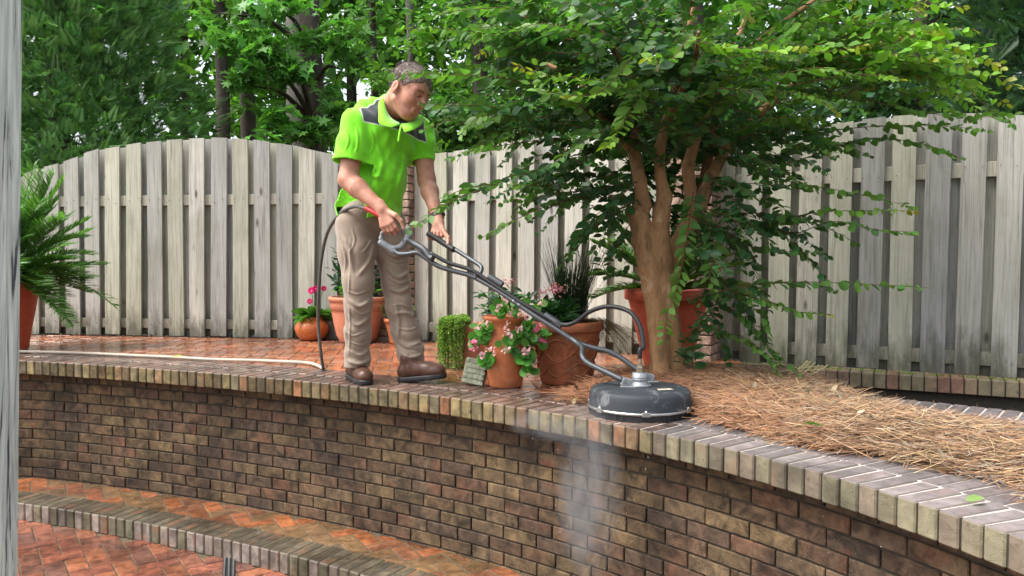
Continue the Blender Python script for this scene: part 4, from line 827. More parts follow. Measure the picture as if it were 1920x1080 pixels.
# grey textured block leaning by the jar
c = gr(885, 724, .0); T1 = thing('stone_block', 'grey green weathered concrete block leaning beside the begonia jar', 'block', tuple(c)); mb = MB(); ax = norm([.93,-.36,-.12]); up_ = norm([.12,.25,.96]); up_ = norm(up_-ax*ax.dot(up_)); nn_ = np.cross(ax, up_)
mb.box(c+up_*.075+[0,.02,0], ax, nn_, up_, .062, .022, .07, (.15,.16,.12), .006)
for k in range(5): mb.box(c+up_*(.02+.028*k)+[0,.02,0]-nn_*-.0-np.array([0,.024,0]), ax, nn_, up_, .058, .004, .008, (.19,.20,.15), .002)
mb.build('block', plainmat('mossy_concrete', (.17,.18,.13), .9, 45, .6, .9, bd=.008), T1)
c = gr(925, 702, .0); mb = MB(); sdp = SDF(c+[-.06,-.06,-.02], c+[.06,.06,.16], .008); sdp.ell(c+[0,.02,.105], (.022,.02,.016), k=0); V, Fa = sdp.mesh()
# large decorated pot with reeds
c = gr(1061, 716); T1 = thing('decorated_planter', 'large aged terracotta planter with scrolled relief holding reeds, pink flowers and dry grass', 'potted plant', tuple(c))
pf = [(.001,0),(.135,0),(.14,.008),(.148,.04),(.158,.12),(.172,.20),(.185,.27),(.19,.285),(.202,.29),(.206,.30),(.204,.325),(.198,.34),(.18,.34),(.175,.31),(.17,.26)]; pot(T1, c, pf, M_DKPOT, (.175,.30), 64)
mb = MB(); zz = [p[1] for p in pf[1:9]]; rz_ = [p[0] for p in pf[1:9]]
def onpot(a, z): r = np.interp(z, zz, rz_)+.002; return c+np.array([cos(a)*r, sin(a)*r, z])
for ph, amp, z0, fr in ((0,.035,.085,4),(pi,.035,.085,4),(1.,.06,.19,3),(1+pi,.06,.19,3)):
    an = np.linspace(-pi, .2, 110); mb.tube([onpot(a, z0+amp*sin(a*fr+ph)) for a in an], .0045, 6)
for a0 in np.arange(-2.9,.1,.5):
    for s in (-1,1):
        t = np.linspace(0,1,14); mb.tube([onpot(a0+s*.16*f+.03*sin(f*5), .17+.07*sin(f*pi*.9)-.03*f) for f in t], np.linspace(.004,.002,14), 5)
mb.build('scroll_relief', M_DKPOT, T1, True)
def blades(root, c0, n, spread, hgt, col, lean, name, w=.0016, droop=0., K=6):
    V = np.zeros((n,K,2,3)); a = rng.uniform(0,2*pi,n); r = rng.random(n)**.5*spread[0]; h = rng.uniform(*hgt, n); dx = np.cos(a)*rng.uniform(.0,spread[1],n)+lean[0]+rng.normal(0,.02,n); dy = np.sin(a)*rng.uniform(0,spread[1],n)+lean[1]
    for k in range(K):
        f = k/(K-1); x = c0[0]+np.cos(a)*r+dx*f**1.5; y = c0[1]+np.sin(a)*r+dy*f**1.5; z = c0[2]+h*(f-droop*f*f*1.6)
        for s in (0,1): V[:,k,s] = np.c_[x+(s-.5)*w*2*(1-f*.8), y+(s-.5)*w, z]
    base = (np.arange(n)*K*2)[:,None,None]; q = np.array([[k*2,k*2+1,k*2+3,k*2+2] for k in range(K-1)])[None]; mk(name, V.reshape(-1,3), (base+q).reshape(-1,4), M_LEAF, root, np.repeat(jitcol(col, n, .35, .08), K*2, 0))
blades(T1, c+[.03,.05,.3], 420, (.07,.17), (.30,.52), (.018,.04,.026), (.03,0), 'reeds', .0018)
blades(T1, c+[.10,.03,.3], 420, (.06,.16), (.10,.35), (.16,.11,.055), (.22,.0), 'dry_grass', .0011, .95)
leafy(T1, c+[-.05,-.06,.3], [c+[random.uniform(-.16,.06), random.uniform(-.12,.0), random.uniform(.33,.47)] for _ in range(30)], .055, 16, (.03,.10,.03), sp=.05)
P = at(1040,541,c[1]-.09)+rng.normal(0,1,(120,3))*[.026,.02,.014]; V, Fa, k = scatter(*ROUND, P, frames(unit(120)), rng.uniform(.009,.015,120)); mk('blooms', V, Fa, M_PETAL, T1, np.repeat(jitcol((.62,.25,.33), 120, .2, .05), k, 0))
P = at(1018,550,c[1]-.09)+rng.normal(0,1,(40,3))*[.014,.012,.012]; V, Fa, k = scatter(*ROUND, P, frames(unit(40)), rng.uniform(.008,.013,40)); mk('blooms', V, Fa, M_PETAL, T1, np.repeat(jitcol((.6,.28,.35), 40, .2, .05), k, 0))
# red pot behind the tree
c = gr(1251, 700); T1 = thing('potted_palm', 'large red moulded pot with palm fronds standing behind the crape myrtle trunk', 'potted plant', tuple(c))
pot(T1, c, potprof(.125,.255,.50,.06,.022), M_REDPOT, (.22,.46)); cc = c+[0,0,.48]
fronds(T1, cc, [(pi+.1,.75,.62,.2),(pi-.3,.5,.55,.3),(pi+.5,1.1,.6,.1),(pi,.95,.65,.1),(pi-.6,1.2,.6,.1),(pi+.3,.3,.5,.35),(2.4,.8,.6,.2),(pi+.9,.6,.45,.2),(-1.2,.7,.5,.3)], (.10,.22,.05), .11, wdt=.01)
fronds(T1, cc, [(.1,.6,.6,.3),(-.3,.4,.55,.35),(.4,.9,.6,.2),(0,1.1,.6,.1),(-.6,.8,.5,.3),(.2,.25,.55,.3)], (.20,.28,.04), .11, wdt=.01)
# ------------------------------------------------------------ surface cleaner
M_TUBE = plainmat('hammered_grey_paint', (.085,.092,.10), .42, 220, .35, .35, .5, .55, .0015); M_BLK = plainmat('black_rubber', (.018,.018,.02), .45, 60, .2, .15); M_GREYP = plainmat('grey_plastic', (.20,.225,.24), .45, 60, .12, .15)
M_STEEL = plainmat('dull_steel', (.45,.45,.44), .35, 60, .15, .15, metal=.9); M_ALU = plainmat('cast_aluminium', (.30,.32,.34), .45, 80, .2, .3, metal=.6); M_BRASS = plainmat('brass_fitting', (.45,.40,.30), .35, 60, .15, .1, metal=.9)
dc = gr(1201, 770, 0.0); dc[1] = 3.42; dc[0] = (1201-960)/F*3.42
T1 = thing('surface_cleaner', 'round grey surface cleaner on the coping, its long tubular handle held by the man', 'surface cleaner', tuple(dc))
m, nt_, b_ = newmat('scuffed_housing', .62, .35); v = coords(nt_); n1 = noise(nt_, v, 9, 6, .75, .8); n2 = noise(nt_, coords(nt_, (1,1,4)), 30, 5, .7)
c1 = mix(nt_, (.030,.036,.043), (.22,.23,.235), ramp(nt_, n1, [(.54, 0.), (.70, .8)])); c1 = mix(nt_, c1, (.02,.025,.03), ramp(nt_, n2, [(.55,0.),(.75,.7)])); nt_.links.new(c1, b_.inputs['Base Color']); bump(nt_, b_, n2, .3, .002); M_HOUS = m
R_ = .228; dc0 = dc.copy(); mb = MB(); mb.lathe([(R_-.01,.022),(R_,.024),(R_-.002,.04),(R_-.005,.075),(R_-.008,.096),(R_-.014,.106),(R_-.024,.111),(R_-.05,.114),(.12,.116),(.07,.118),(.001,.118)], dc, 72); mb.build('housing', M_HOUS, T1, True)
mb = MB(); mb.lathe([(R_-.004,.038),(R_+.002,.038),(R_+.003,.029),(R_,.027),(R_-.004,.029)], dc, 72); bd = mb.build('steel_band', M_STEEL, T1, True)
dc = dc0+[0,0,-.006]
for a_ in (-1.62,-2.55,-.65,.4,1.6,2.7):
    mb = MB(); u_ = np.array([cos(a_), sin(a_), 0]); v_ = np.array([-sin(a_), cos(a_), 0]); mb.box(dc+u_*(R_+.006)+[0,0,.04], v_, u_, (0,0,1), .017, .003, .009, (.5,)*3, .001); mb.lathe([(.006,.052),(.006,.056),(.003,.06),(.0001,.0605)], dc+u_*(R_+.003)-[0,0,.004], 10); q = mb.build('clip', M_STEEL, T1)
mb = MB(); nb = 220
for k in range(nb):
    a_ = 2*pi*k/nb; u_ = np.array([cos(a_), sin(a_), 0]); v_ = np.array([-sin(a_), cos(a_), 0]); mb.box(dc+u_*(R_-.006+random.uniform(-.002,.003))+[0,0,.017], v_, u_, (0,0,1), .0042, .002, .019+random.uniform(-.002,.001), (.02,)*3)
mb.build('brush_skirt', M_BLK, T1)
dc = dc0+[0,0,-.030]; mb = MB(); mb.lathe([(.001,.144),(.05,.146),(.052,.152),(.05,.158),(.035,.16),(.034,.175),(.036,.177),(.036,.181),(.034,.183),(.036,.186),(.036,.19),(.034,.192),(.035,.205),(.022,.208),(.001,.208)], dc, 30); mb.build('swivel', M_ALU, T1, True)
mb = MB(); mb.lathe([(.016,.205),(.016,.232),(.011,.236),(.011,.245),(.001,.245)], dc, 6); mb.lathe([(.009,.24),(.009,.262),(.007,.263),(.007,.275),(.010,.276),(.010,.31),(.001,.31)], dc, 14); mb.build('hose_fitting', M_BRASS, T1)
mb = MB(); q_ = dc+[.095,-.09,.1475]; mb.box(q_, norm([1,.25,0]), norm([-.25,1,0]), (0,0,1), .032, .014, .0008, (.5,.48,.38)); mb.build('label_plate', plainmat('worn_label', (.50,.47,.36), .6, 70, .4), T1)
# bracket ends
def Y3(px_): return 3.42+(1201-px_)*.00142
hb1, hb2 = dc+[-.075,-.02,.175], dc+[.045,.10,.178]
for hb, sx in ((hb1,1),(hb2,1)):
    for s in (-.016,.016):
        mb = MB(); mb.box(hb+[.012,s,-.008], norm([.95,0,-.3]), (0,1,0), norm([.3,0,.95]), .022, .0025, .018, (.5,)*3, .002); mb.build('bracket', M_ALU, T1)
    mb = MB(); mb.box(hb+[.02,0,-.026], (1,0,0), (0,1,0), (0,0,1), .035, .024, .003, (.5,)*3, .002); mb.tube([hb+[0,-.026,0], hb+[0,.026,0]], .007, 10); mb.build('pivot_pin', M_STEEL, T1)
def tube(name, pts, r, mat, parent=T1, n=12, m=6):
    mb = MB(); P = smooth_path(pts, m); mb.tube(P, r, n); return mb.build(name, mat, parent, True)
p3 = lambda *a: [at(x, y, Y) for x, y, Y in a]
YJ = 3.62
tube('fork_tube', p3((1070,634,3.66),(1082,643,3.63),(1092,652,3.58),(1092,668,3.53),(1103,681,3.50))+[hb1+(at(1103,681,3.50)-hb1)*.5, hb1], .0125, M_TUBE)
tube('fork_tube', p3((1070,634,3.66),(1090,645,3.64),(1112,652,3.62),(1138,658,3.60),(1160,668,3.58))+[hb2+(at(1160,668,3.58)-hb2)*.5, hb2], .0125, M_TUBE)
tube('main_tube', p3((738,467,4.04),(748,476,4.02),(765,476,4.0),(783,474,3.99),(800,485,3.98),(822,499,3.96),(850,508,3.94),(880,516,3.91),(905,528,3.88),(940,549,3.83),(1000,590,3.75),(1040,615,3.70),(1078,640,3.65)), .0125, M_TUBE)
tube('lance_tube', p3((764,449,4.02),(775,456,4.01),(795,468,3.98),(806,482,3.96),(812,484,3.95)), .0165, M_TUBE)
tube('lance_hose', p3((806,474,3.96),(840,492,3.93),(885,507,3.89),(920,530,3.85),(960,556,3.80),(1000,580,3.75),(1040,603,3.70),(1062,609,3.67),(1082,602,3.64),(1105,585,3.60),(1135,575,3.56),(1165,578,3.52),(1188,591,3.48),(1202,618,3.45),(1206,650,3.43))+[dc+[0,0,.31],dc+[0,0,.27]], .0105, M_BLK)
for a_, b_2 in (((917,518,3.86),(942,534,3.83)),((1022,590,3.73),(1053,611,3.69))): mb = MB(); mb.tube(p3(a_, b_2), .0165, 24); mb.build('clamp_sleeve', M_TUBE, T1)
mb = MB()
for q in ((962,566,3.79),(972,573,3.775)): mb.tube([at(*q)+[0,-.011,.006], at(*q)+[0,-.018,.008]], .005, 8)
mb.build('button', M_STEEL, T1)
tube('side_handle', p3((803,438,4.10),(830,454,4.07),(860,472,4.02),(885,488,3.97),(899,497,3.94),(903,504,3.92),(899,514,3.90),(890,521,3.89)), .0115, M_TUBE)
tube('rubber_grip', p3((802,437,4.10),(815,445,4.085),(835,458,4.06),(852,469,4.03)), .0155, M_BLK)
# trigger gun: loop handle
sg = SDF(at(690,500,4.15), at(790,410,3.9), .0035); gY = 4.04
sg.chain(p3((716,437,gY),(714,447,gY),(722,458,gY),(738,466,gY),(752,462,gY),(762,450,gY-.01),(768,440,gY-.01),(765,430,gY-.01),(755,430,gY-.005)), [.007,.009,.011,.013,.014,.019,.019,.016,.013], .01)
sg.chain(p3((716,437,gY),(722,432,gY),(735,434,gY),(750,436,gY)), [.007,.009,.011,.013], .01); sg.cap(at(713,455,gY-.005), at(738,472,gY-.005), .013, .013, .005)
V, Fa = sg.mesh(); mk('trigger_gun', V, Fa, M_GREYP, T1, None, True)
mb = MB(); mb.box(at(757,448,gY-.026), norm([1,0,-.45]), (0,1,0), norm([.45,0,1]), .004, .001, .012, (.03,)*3); mb.build('grip_mark', M_BLK, T1)
# supply hoses
gh = MB(); gh.tube(smooth_path(p3((712,405,4.02),(700,398,4.03),(685,390,4.05))), .0125, 10); T2 = thing('pressure_hose', 'grey pressure hose looping from the red fitting under the right hand down to the terrace', 'hose', tuple(gr(606,693)))
gh.build('red_sleeve', plainmat('red_plastic', (.45,.03,.03), .4, 40, .1, .1), T2, True)
mb = MB(); mb.tube(smooth_path([at(722,412,4.02), at(712,405,4.02)]), .009, 10); mb.build('brass_fitting', M_BRASS, T2, True)
mb = MB(); mb.tube(smooth_path(p3((686,391,4.05),(665,387,4.1),(642,397,4.2),(622,420,4.3),(609,452,4.4),(601,500,4.48),(597,560,4.55),(597,610,4.6),(601,655,4.62))+[gr(606,692,.011)], 8), .0098, 10); mb.build('hose', plainmat('grey_hose', (.10,.10,.095), .55, 60, .15, .2), T2, True)
mb = MB(); mb.tube(smooth_path([gr(x, y, .012) for x, y in ((606,691),(592,684),(572,680),(530,678),(480,676),(400,674),(330,670),(260,667),(200,664),(130,661),(40,659),(-60,657))], 8), .0105, 10)
tag(mb.build('garden_hose', plainmat('beige_hose', (.42,.36,.29), .5, 40, .15, .2), None, True), 'pale beige hose lying along the inner edge of the coping on the left', 'hose')
# fallen leaves and debris
for nm, lab, p, s_, ccol, a_ in (('fallen_leaf','pale green leaf lying on the dry coping at the right', gr(1810,944,.004), .06, (.25,.38,.12), .2),('fallen_leaf','dark green leaf lying on the pine straw', gr(1545,803,.075), .07, (.07,.2,.04), 2.8),('fallen_leaf','crumpled yellow leaf lying on the hose', gr(324,672,.02), .06, (.55,.6,.15), .5)):
    V, Fa, k = scatter(*LEAF, p[None], frames(np.array([[cos(a_), sin(a_), .12]]), np.array([.35])), np.array([s_])); tag(mk(nm, V+[0,0,.008], Fa, M_LEAF, None, np.tile(ccol,(len(V),1))), lab, 'leaf')
tw_ = MB()
for k in range(14): b0 = gr(1485, 716, .05)+rng.normal(0,.03,3)*[1,1,.2]; tw_.tube(smooth_path([b0, b0+[.04+random.gauss(0,.05),.02,.04], b0+[.09+random.gauss(0,.07),.04,.05+random.random()*.05]]), .0025, 5, (.5,.42,.22))
tw_.tube(p3((1468,716,4.15),(1500,692,4.25),(1514,677,4.3)), .006, 6, (.55,.48,.2)); tag(tw_.build('dry_stalks', M_STRAW), 'clump of dry yellow stalks sticking out of the pine straw near the kerb', 'stalks')
# fine grit thrown round the brush
P = np.array([dc+[cos(a)*(R_+abs(random.gauss(0,.02))), sin(a)*(R_+abs(random.gauss(0,.02))), .004] for a in rng.uniform(-2.6,.2,420)]); V, Fa, k = scatter(*LEAF, P, frames(unit(len(P))*[1,1,.3]), rng.uniform(.004,.016,len(P))); P_ok = V.reshape(-1,k,3)[:,0]; keep = np.array([sdist(p[0],p[1]) > .004 for p in P_ok]); V = V.reshape(-1,k,3)[keep].reshape(-1,3); Fa = Fa[:len(V)//k*2]
tag(mk('grit', V, Fa, M_STRAW, None, np.repeat(jitcol((.12,.12,.12), len(V)//k, .6, .05), k, 0)), 'dark wet grit and crumbs scattered round the brush of the surface cleaner', 'grit', kind='stuff')
# water mist falling from the cleaner
def mist(name, label, c, r, dens, sc, seed):
    sm = SDF(np.array(c)-np.array(r)*1.1, np.array(c)+np.array(r)*1.1, max(r)/14); sm.ell(c, r, k=0); V, Fa = sm.mesh(); o = mk(name, V-np.array(c), Fa, None); o.location = c
    m = bpy.data.materials.new(name); m.use_nodes = True; nt = m.node_tree; nt.nodes.clear(); vp = N(nt, 'ShaderNodeVolumePrincipled'); vp.inputs['Color'].default_value = (.9,.92,.95,1); vp.inputs['Anisotropy'].default_value = .3
    tc = N(nt, 'ShaderNodeTexCoord'); mp = N(nt, 'ShaderNodeMapping'); mp.inputs['Scale'].default_value = tuple(1/q for q in r); nt.links.new(tc.outputs['Object'], mp.inputs[0])
    ln = N(nt, 'ShaderNodeVectorMath', _operation='LENGTH'); nt.links.new(mp.outputs[0], ln.inputs[0]); fal = N(nt, 'ShaderNodeMapRange'); fal.inputs[1].default_value = .98; fal.inputs[2].default_value = .1; nt.links.new(ln.outputs['Value'], fal.inputs[0])
    nz = noise(nt, coords(nt, sc), 1.0, 4, .65, .8); rp = ramp(nt, nz, [(.38, 0.), (.68, 1.)]); a = N(nt, 'ShaderNodeMath', _operation='MULTIPLY'); nt.links.new(rp, a.inputs[0]); nt.links.new(fal.outputs[0], a.inputs[1])
    b = N(nt, 'ShaderNodeMath', _operation='MULTIPLY'); nt.links.new(a.outputs[0], b.inputs[0]); b.inputs[1].default_value = dens; nt.links.new(b.outputs[0], vp.inputs['Density']); out = N(nt, 'ShaderNodeOutputMaterial'); nt.links.new(vp.outputs[0], out.inputs['Volume'])
    o.data.materials.append(m); return tag(o, label, 'mist', kind='stuff')
mist('water_mist', 'plume of white water mist pouring over the coping and down the brick wall below the cleaner', at(1106, 925, 3.10), (.15,.12,.42), 13., (9,9,4.5), 1)
mist('spray_mist', 'thin spray of water drifting left from the base of the cleaner over the coping', at(1080, 795, 3.38), (.32,.16,.09), 14., (9,9,12), 2)

P = []
for k in range(110):
    a = random.random(); x = random.gauss(1105, 45); b = at(x, 800+a*260, 3.12); P.append(b+rng.normal(0,.05,3)*[1,.6,1])
for k in range(60):
    p, j = CUR[random.randrange(300, 900)], 0; P.append(np.array([p[0], p[1]-.03, -.1-random.random()*.6])+rng.normal(0,.02,3))
P = np.array(P); V, Fa, k = scatter([(1,0,0),(-1,0,0),(0,.35,0),(0,-.35,0),(0,0,.35),(0,0,-.35)], [(0,2,4),(2,1,4),(1,3,4),(3,0,4),(2,0,5),(1,2,5),(3,1,5),(0,3,5)], P, frames(np.tile([0.05,0,-1.],(len(P),1))), rng.uniform(.001,.003,len(P)))
m, nt_, b_ = newmat('water_drop', .08, .6); b_.inputs['Base Color'].default_value = (.75,.8,.85,1)
tag(mk('water_droplets', V, Fa, m, None, None, True), 'small water droplets dripping and flying off the coping in front of the brick wall', 'droplets', kind='stuff')
# ------------------------------------------------------------ the man
PR = thing('person', 'man in a lime green and grey polo shirt and khaki trousers guiding the surface cleaner', 'person', tuple(gr(710, 715)))
m, nt_, b_ = newmat('skin', .5, .4); v = coords(nt_); n1 = noise(nt_, v, 18, 4, .6); n2 = noise(nt_, v, 220, 3)
c1 = ramp(nt_, n1, [(.3,(.40,.165,.11)),(.52,(.49,.245,.17)),(.72,(.56,.33,.24))]); nt_.links.new(c1, b_.inputs['Base Color']); bump(nt_, b_, n2, .15, .001); b_.inputs['Subsurface Weight'].default_value = .12; b_.inputs['Subsurface Radius'].default_value = (.02,.008,.004); M_SKIN = m
def clothmat(name, c, weave=900, rough=.85):
    m, nt, b = newmat(name, rough, .2); v = coords(nt); w1 = noise(nt, v, weave, 2); w2 = noise(nt, v, 14, 4, .6); nt.links.new(mix(nt, c, ramp(nt, w2, [(.3,.86),(.7,1.08)]), 1., 'MULTIPLY'), b.inputs['Base Color'])
    b.inputs['Sheen Weight'].default_value = .25; bump(nt, b, mix(nt, w1, w2, .75), .25, .004); return m, nt, b
M_KHAKI, _, _ = clothmat('khaki_cotton', (.27,.215,.165))
M_SHIRT, nt_, b_ = clothmat('lime_pique', (.20,.72,.025)); yk = N(nt_, 'ShaderNodeAttribute', _attribute_name='yoke').outputs['Fac']
rp = ramp(nt_, yk, [(.480,(.20,.72,.025)),(.485,(.55,.62,.5)),(.515,(.55,.62,.5)),(.52,(.055,.065,.07))]); w2 = noise(nt_, coords(nt_), 14, 4, .6); nt_.links.new(mix(nt_, rp, ramp(nt_, w2, [(.3,.88),(.7,1.06)]), 1., 'MULTIPLY'), b_.inputs['Base Color'])
M_LIME, _, _ = clothmat('lime_collar', (.24,.75,.035))
# axes of the trunk
af = radians(42); Fd = np.array([cos(af), -sin(af), 0]); Rd = np.array([-sin(af), -cos(af), 0]); spn = norm([.2, -.05, 1.])
Fd2 = norm(Fd-spn*Fd.dot(spn)); Rt = norm(np.cross(Fd2, spn)); RT = np.stack([Rt, Fd2, spn], 1)
SR, SL = at(668,232,4.17), at(788,246,4.44); SHR = [(655,300,4.14),(650,338,4.13)]
ER, WR = at(653,337,4.12), at(716,392,4.03); EL, WL = at(800,338,4.36), at(822, 416, 4.17)
neck = at(738,196,4.27); 
# ---- head
hf = norm([.74,-.44,-.50]); hr = norm(np.cross(hf, [0,0,1])+np.array([0,0,.10])); hu = np.cross(hr, hf); HR = np.stack([hf, hr, hu], 1); HS = 1.14
hc = at(768, 168, 4.12)
def H(x, y, z): return hc+HR@(np.array([x, y, z])*HS)
s = SDF(hc-.2, hc+.2, .0032)
def he(c, r, k=.012, op='add'): s.ell(H(*c), np.array(r)*HS, HR, k*HS, op)
def hcap(a, b, r1, r2, k=.012, op='add'): s.cap(H(*a), H(*b), r1*HS, r2*HS, k*HS, op)
he((-.012,0,.03), (.097,.077,.085)); he((.03,0,-.025), (.066,.062,.085), .03)
hcap((.055,.0,-.098),(.06,0,-.098),.026,.026,.035)
for q in (-1,1):
    hcap((-.0,q*.052,-.065),(.055,q*.022,-.102),.020,.020,.03); hcap((.076,q*.014,.022),(.07,q*.042,.020),.013,.012,.018); he((.056,q*.042,-.028),(.03,.022,.028),.025)
    he((.093,q*.031,.0),(.016,.018,.012),.012,'sub'); he((.078,q*.031,.001),(.014,.015,.013),.004); hcap((.088,q*.018,.009),(.082,q*.045,.007),.005,.004,.006)
hcap((.088,0,.012),(.112,0,-.030),.009,.0125,.012); 
for q in (-1,1): he((.102,q*.013,-.034),(.011,.008,.008),.006)
hcap((.088,-.02,-.063),(.088,.02,-.063),.0075,.0075,.008); hcap((.087,-.018,-.075),(.087,.018,-.075),.0085,.0085,.008); hcap((.099,-.022,-.069),(.099,.022,-.069),.0022,.0022,.003,'sub')
for q in (-1,1):
    he((-.014,q*.080,-.016),(.019,.009,.030),.006); he((-.006,q*.090,-.010),(.010,.006,.020),.004,'sub'); he((-.006,q*.078,-.038),(.010,.007,.010),.006)
nb_ = at(728,200,4.29)
s.cap(H(-.035,0,-.05), nb_+[.0,0,-.03], .062, .066, .03); s.cap(H(.02,0,-.085), nb_+[.06,-.04,-.03], .035, .04, .04)
V, Fa = s.mesh(); parts = [(V, Fa)]
# ---- arms and hands
def hand(s, wr, d, n, t, curl, L_=.19, thumb=None, spread=.12, side=1):
    "wr wrist; d towards the knuckles; n out of the back of the hand; t towards the thumb side"
    d = norm(d); n = norm(np.array(n)-d*np.dot(n, d)); t = norm(np.array(t)-d*np.dot(t, d)-n*np.dot(t, n)); pl = L_*.5
    s.cap(wr-d*.03, wr+d*.012, .026, .027, .012)
    for q in (-1.5,-.5,.5,1.5): s.cap(wr+t*q*.009+d*.01, wr+d*pl*(1-.03*abs(q-.3))+t*q*.0205, .017, .0128, .014)
    for i, (q, ln) in enumerate(((1.5,.40),(.5,.45),(-.5,.42),(-1.5,.34))):
        k0 = wr+d*pl*(1-.04*abs(q-.3))+t*q*.0208; ln *= L_; a = 0; p = k0; rr_ = [.0108,.0098,.0090,.0078]; cdir = d+t*q*spread*.3
        for j, (f, cu) in enumerate(((.44,curl[0]),(.31,curl[1]),(.25,curl[2]))):
            a += cu*(1+.08*(i-1.5)); dd = norm(cdir*cos(a)-n*sin(a)); p2 = p+dd*ln*f; s.cap(p, p2, rr_[j], rr_[j+1], .004); p = p2
    th = thumb; s.cap(wr+d*.012+t*.014-n*.004, th[0], .016, .0135, .012); s.cap(th[0], th[1], .0125, .0115, .006); s.cap(th[1], th[2], .011, .0088, .004)
def arm(S_, E_, W_, r, hk):
    lo = np.min([S_, E_, W_, W_+[0,-.14,-.2]], 0)-.1; hi = np.max([S_, E_, W_], 0)+.13; s = SDF(lo, hi, .0032); mid = E_+(W_-E_)*.28
    s.cap(S_, E_, r[0], r[1], .01); s.cap(S_+(E_-S_)*.5, E_, r[0]*1.02, r[1]*.9, .02); s.cap(E_, mid, r[1], r[2], .03); s.cap(mid, W_, r[2], r[3], .03); hk(s); V, Fa = s.mesh(); parts.append((V, Fa))
kn = at(729,427,4.00)
arm(SR, ER, WR, (.056,.047,.049,.031), lambda s: hand(s, WR, kn-WR, norm([-.25,-.95,.1]), norm([1,-.1,.35]), (.35,.75,.6), .185, [at(742,404,3.985), at(752,414,3.985), at(757,428,3.99)]))
arm(SL, EL, WL, (.052,.045,.045,.029), lambda s: hand(s, WL, at(818,449,4.130)-WL, norm([.35,.93,.1]), norm([.9,-.3,-.35]), (.75,1.35,1.15), .178, [at(832,434,4.12), at(840,446,4.07), at(840,457,4.045)], side=-1))
VV = np.concatenate([a[0] for a in parts]); off = np.cumsum([0]+[len(a[0]) for a in parts[:-1]]); FF = np.concatenate([a[1]+o for a, o in zip(parts, off)])
body = mk('body', VV, FF, M_SKIN, PR, None, True)
# eyes, brows
for q in (-1,1):
    mb = MB(); sp = SDF(H(.08,q*.031,.0)-.03, H(.08,q*.031,.0)+.03, .0022); sp.ell(H(.0835,q*.031,-.0035), (.010*HS,.0115*HS,.0035*HS), HR, 0); V, Fa = sp.mesh(); e_ = mk('eye', V, Fa, plainmat('eye', (.12,.09,.08), .2, 10, .1, 0), PR, None, True)
    mb.tube(smooth_path([H(.094,q*.014,.018), H(.093,q*.03,.024), H(.082,q*.05,.019)]), [.003]*17, 6); mb.build('eyebrow', plainmat('brow_hair', (.12,.075,.05), .8, 90, .4), PR, True)
# hair
s = SDF(hc-.18, hc+.2, .0035); s.ell(H(-.014,0,.032), np.array((.102,.0815,.090))*HS, HR, 0)
ax_ = [s.lo[i]+s.h*np.arange(s.n[i]) for i in range(3)]; X = np.stack(np.meshgrid(*ax_, indexing='ij'), -1); Lc = ((X-hc)@HR)/HS
cut = (Lc[...,0]*.72-Lc[...,2]*.69)-.013+.004*np.sin(Lc[...,1]*130); ear_ = .029-np.sqrt((Lc[...,0]+.008)**2+(Lc[...,2]+.018)**2*.6); 
nz_ = .0007*np.sin(Lc[...,0]*260+Lc[...,1]*120+3*np.sin(Lc[...,2]*90))+.0006*np.sin(Lc[...,1]*420+Lc[...,0]*90); s.f = np.maximum(np.maximum(s.f+nz_, cut*HS), ear_*HS*.6).astype(np.float32); V, Fa = s.mesh()
m, nt_, b_ = newmat('greying_hair', .6, .35); v = coords(nt_, (1,1,1)); n1 = noise(nt_, coords(nt_, (26,150,90)), 1.6, 4, .7, .6); n2 = noise(nt_, v, 9, 3); cc_ = ramp(nt_, n1, [(.3,(.05,.035,.028)),(.5,(.17,.13,.11)),(.68,(.42,.37,.34))]); nt_.links.new(mix(nt_, cc_, (.10,.065,.045), ramp(nt_, n2, [(.4,0.),(.7,.5)])), b_.inputs['Base Color']); bump(nt_, b_, n1, .6, .005)
hair_o = mk('hair', V, Fa, m, PR, None, True)
Q = ((V-hc)@HR)/HS; pick = rng.choice(len(V), 5200); Q = Q[pick]; nrm_ = Q-np.array([-.014,0,.032]); nrm_ /= np.linalg.norm(nrm_,axis=1)[:,None]
flow = np.c_[np.where(Q[:,2] > .06, 1., .25), Q[:,1]*5, np.where(Q[:,2] > .06, 0., -1.)]; flow -= nrm_*np.sum(flow*nrm_,1)[:,None]; flow = flow/np.linalg.norm(flow,axis=1)[:,None]+nrm_*.22+rng.normal(0,.16,(len(Q),3))
Vs, Fs_, k = scatter([(0,-.5,0),(.5,-.5,.06),(1,0,.02),(.5,.5,.06),(0,.5,0)], [(0,1,2,3,4)], hc+(Q*HS)@HR.T, frames(flow@HR.T), np.c_[rng.uniform(.012,.024,len(Q)), np.full(len(Q),.0016), rng.uniform(.01,.02,len(Q))])
hcol = np.where(rng.random((len(Q),1)) < .42, (.40,.36,.33), (.10,.07,.055)); hcol = np.where(Q[:,2:3] < .0, hcol*.55, hcol); ho2 = mk('short_strands', Vs, Fs_, M_STRAW, None, np.repeat(jitcol(hcol, len(Q), .3, .04), k, 0)); ho2.parent = hair_o; ho2.data.transform(Matrix.Translation(Vector(-np.array(PR.location)))); ho2['kind'] = 'stuff'
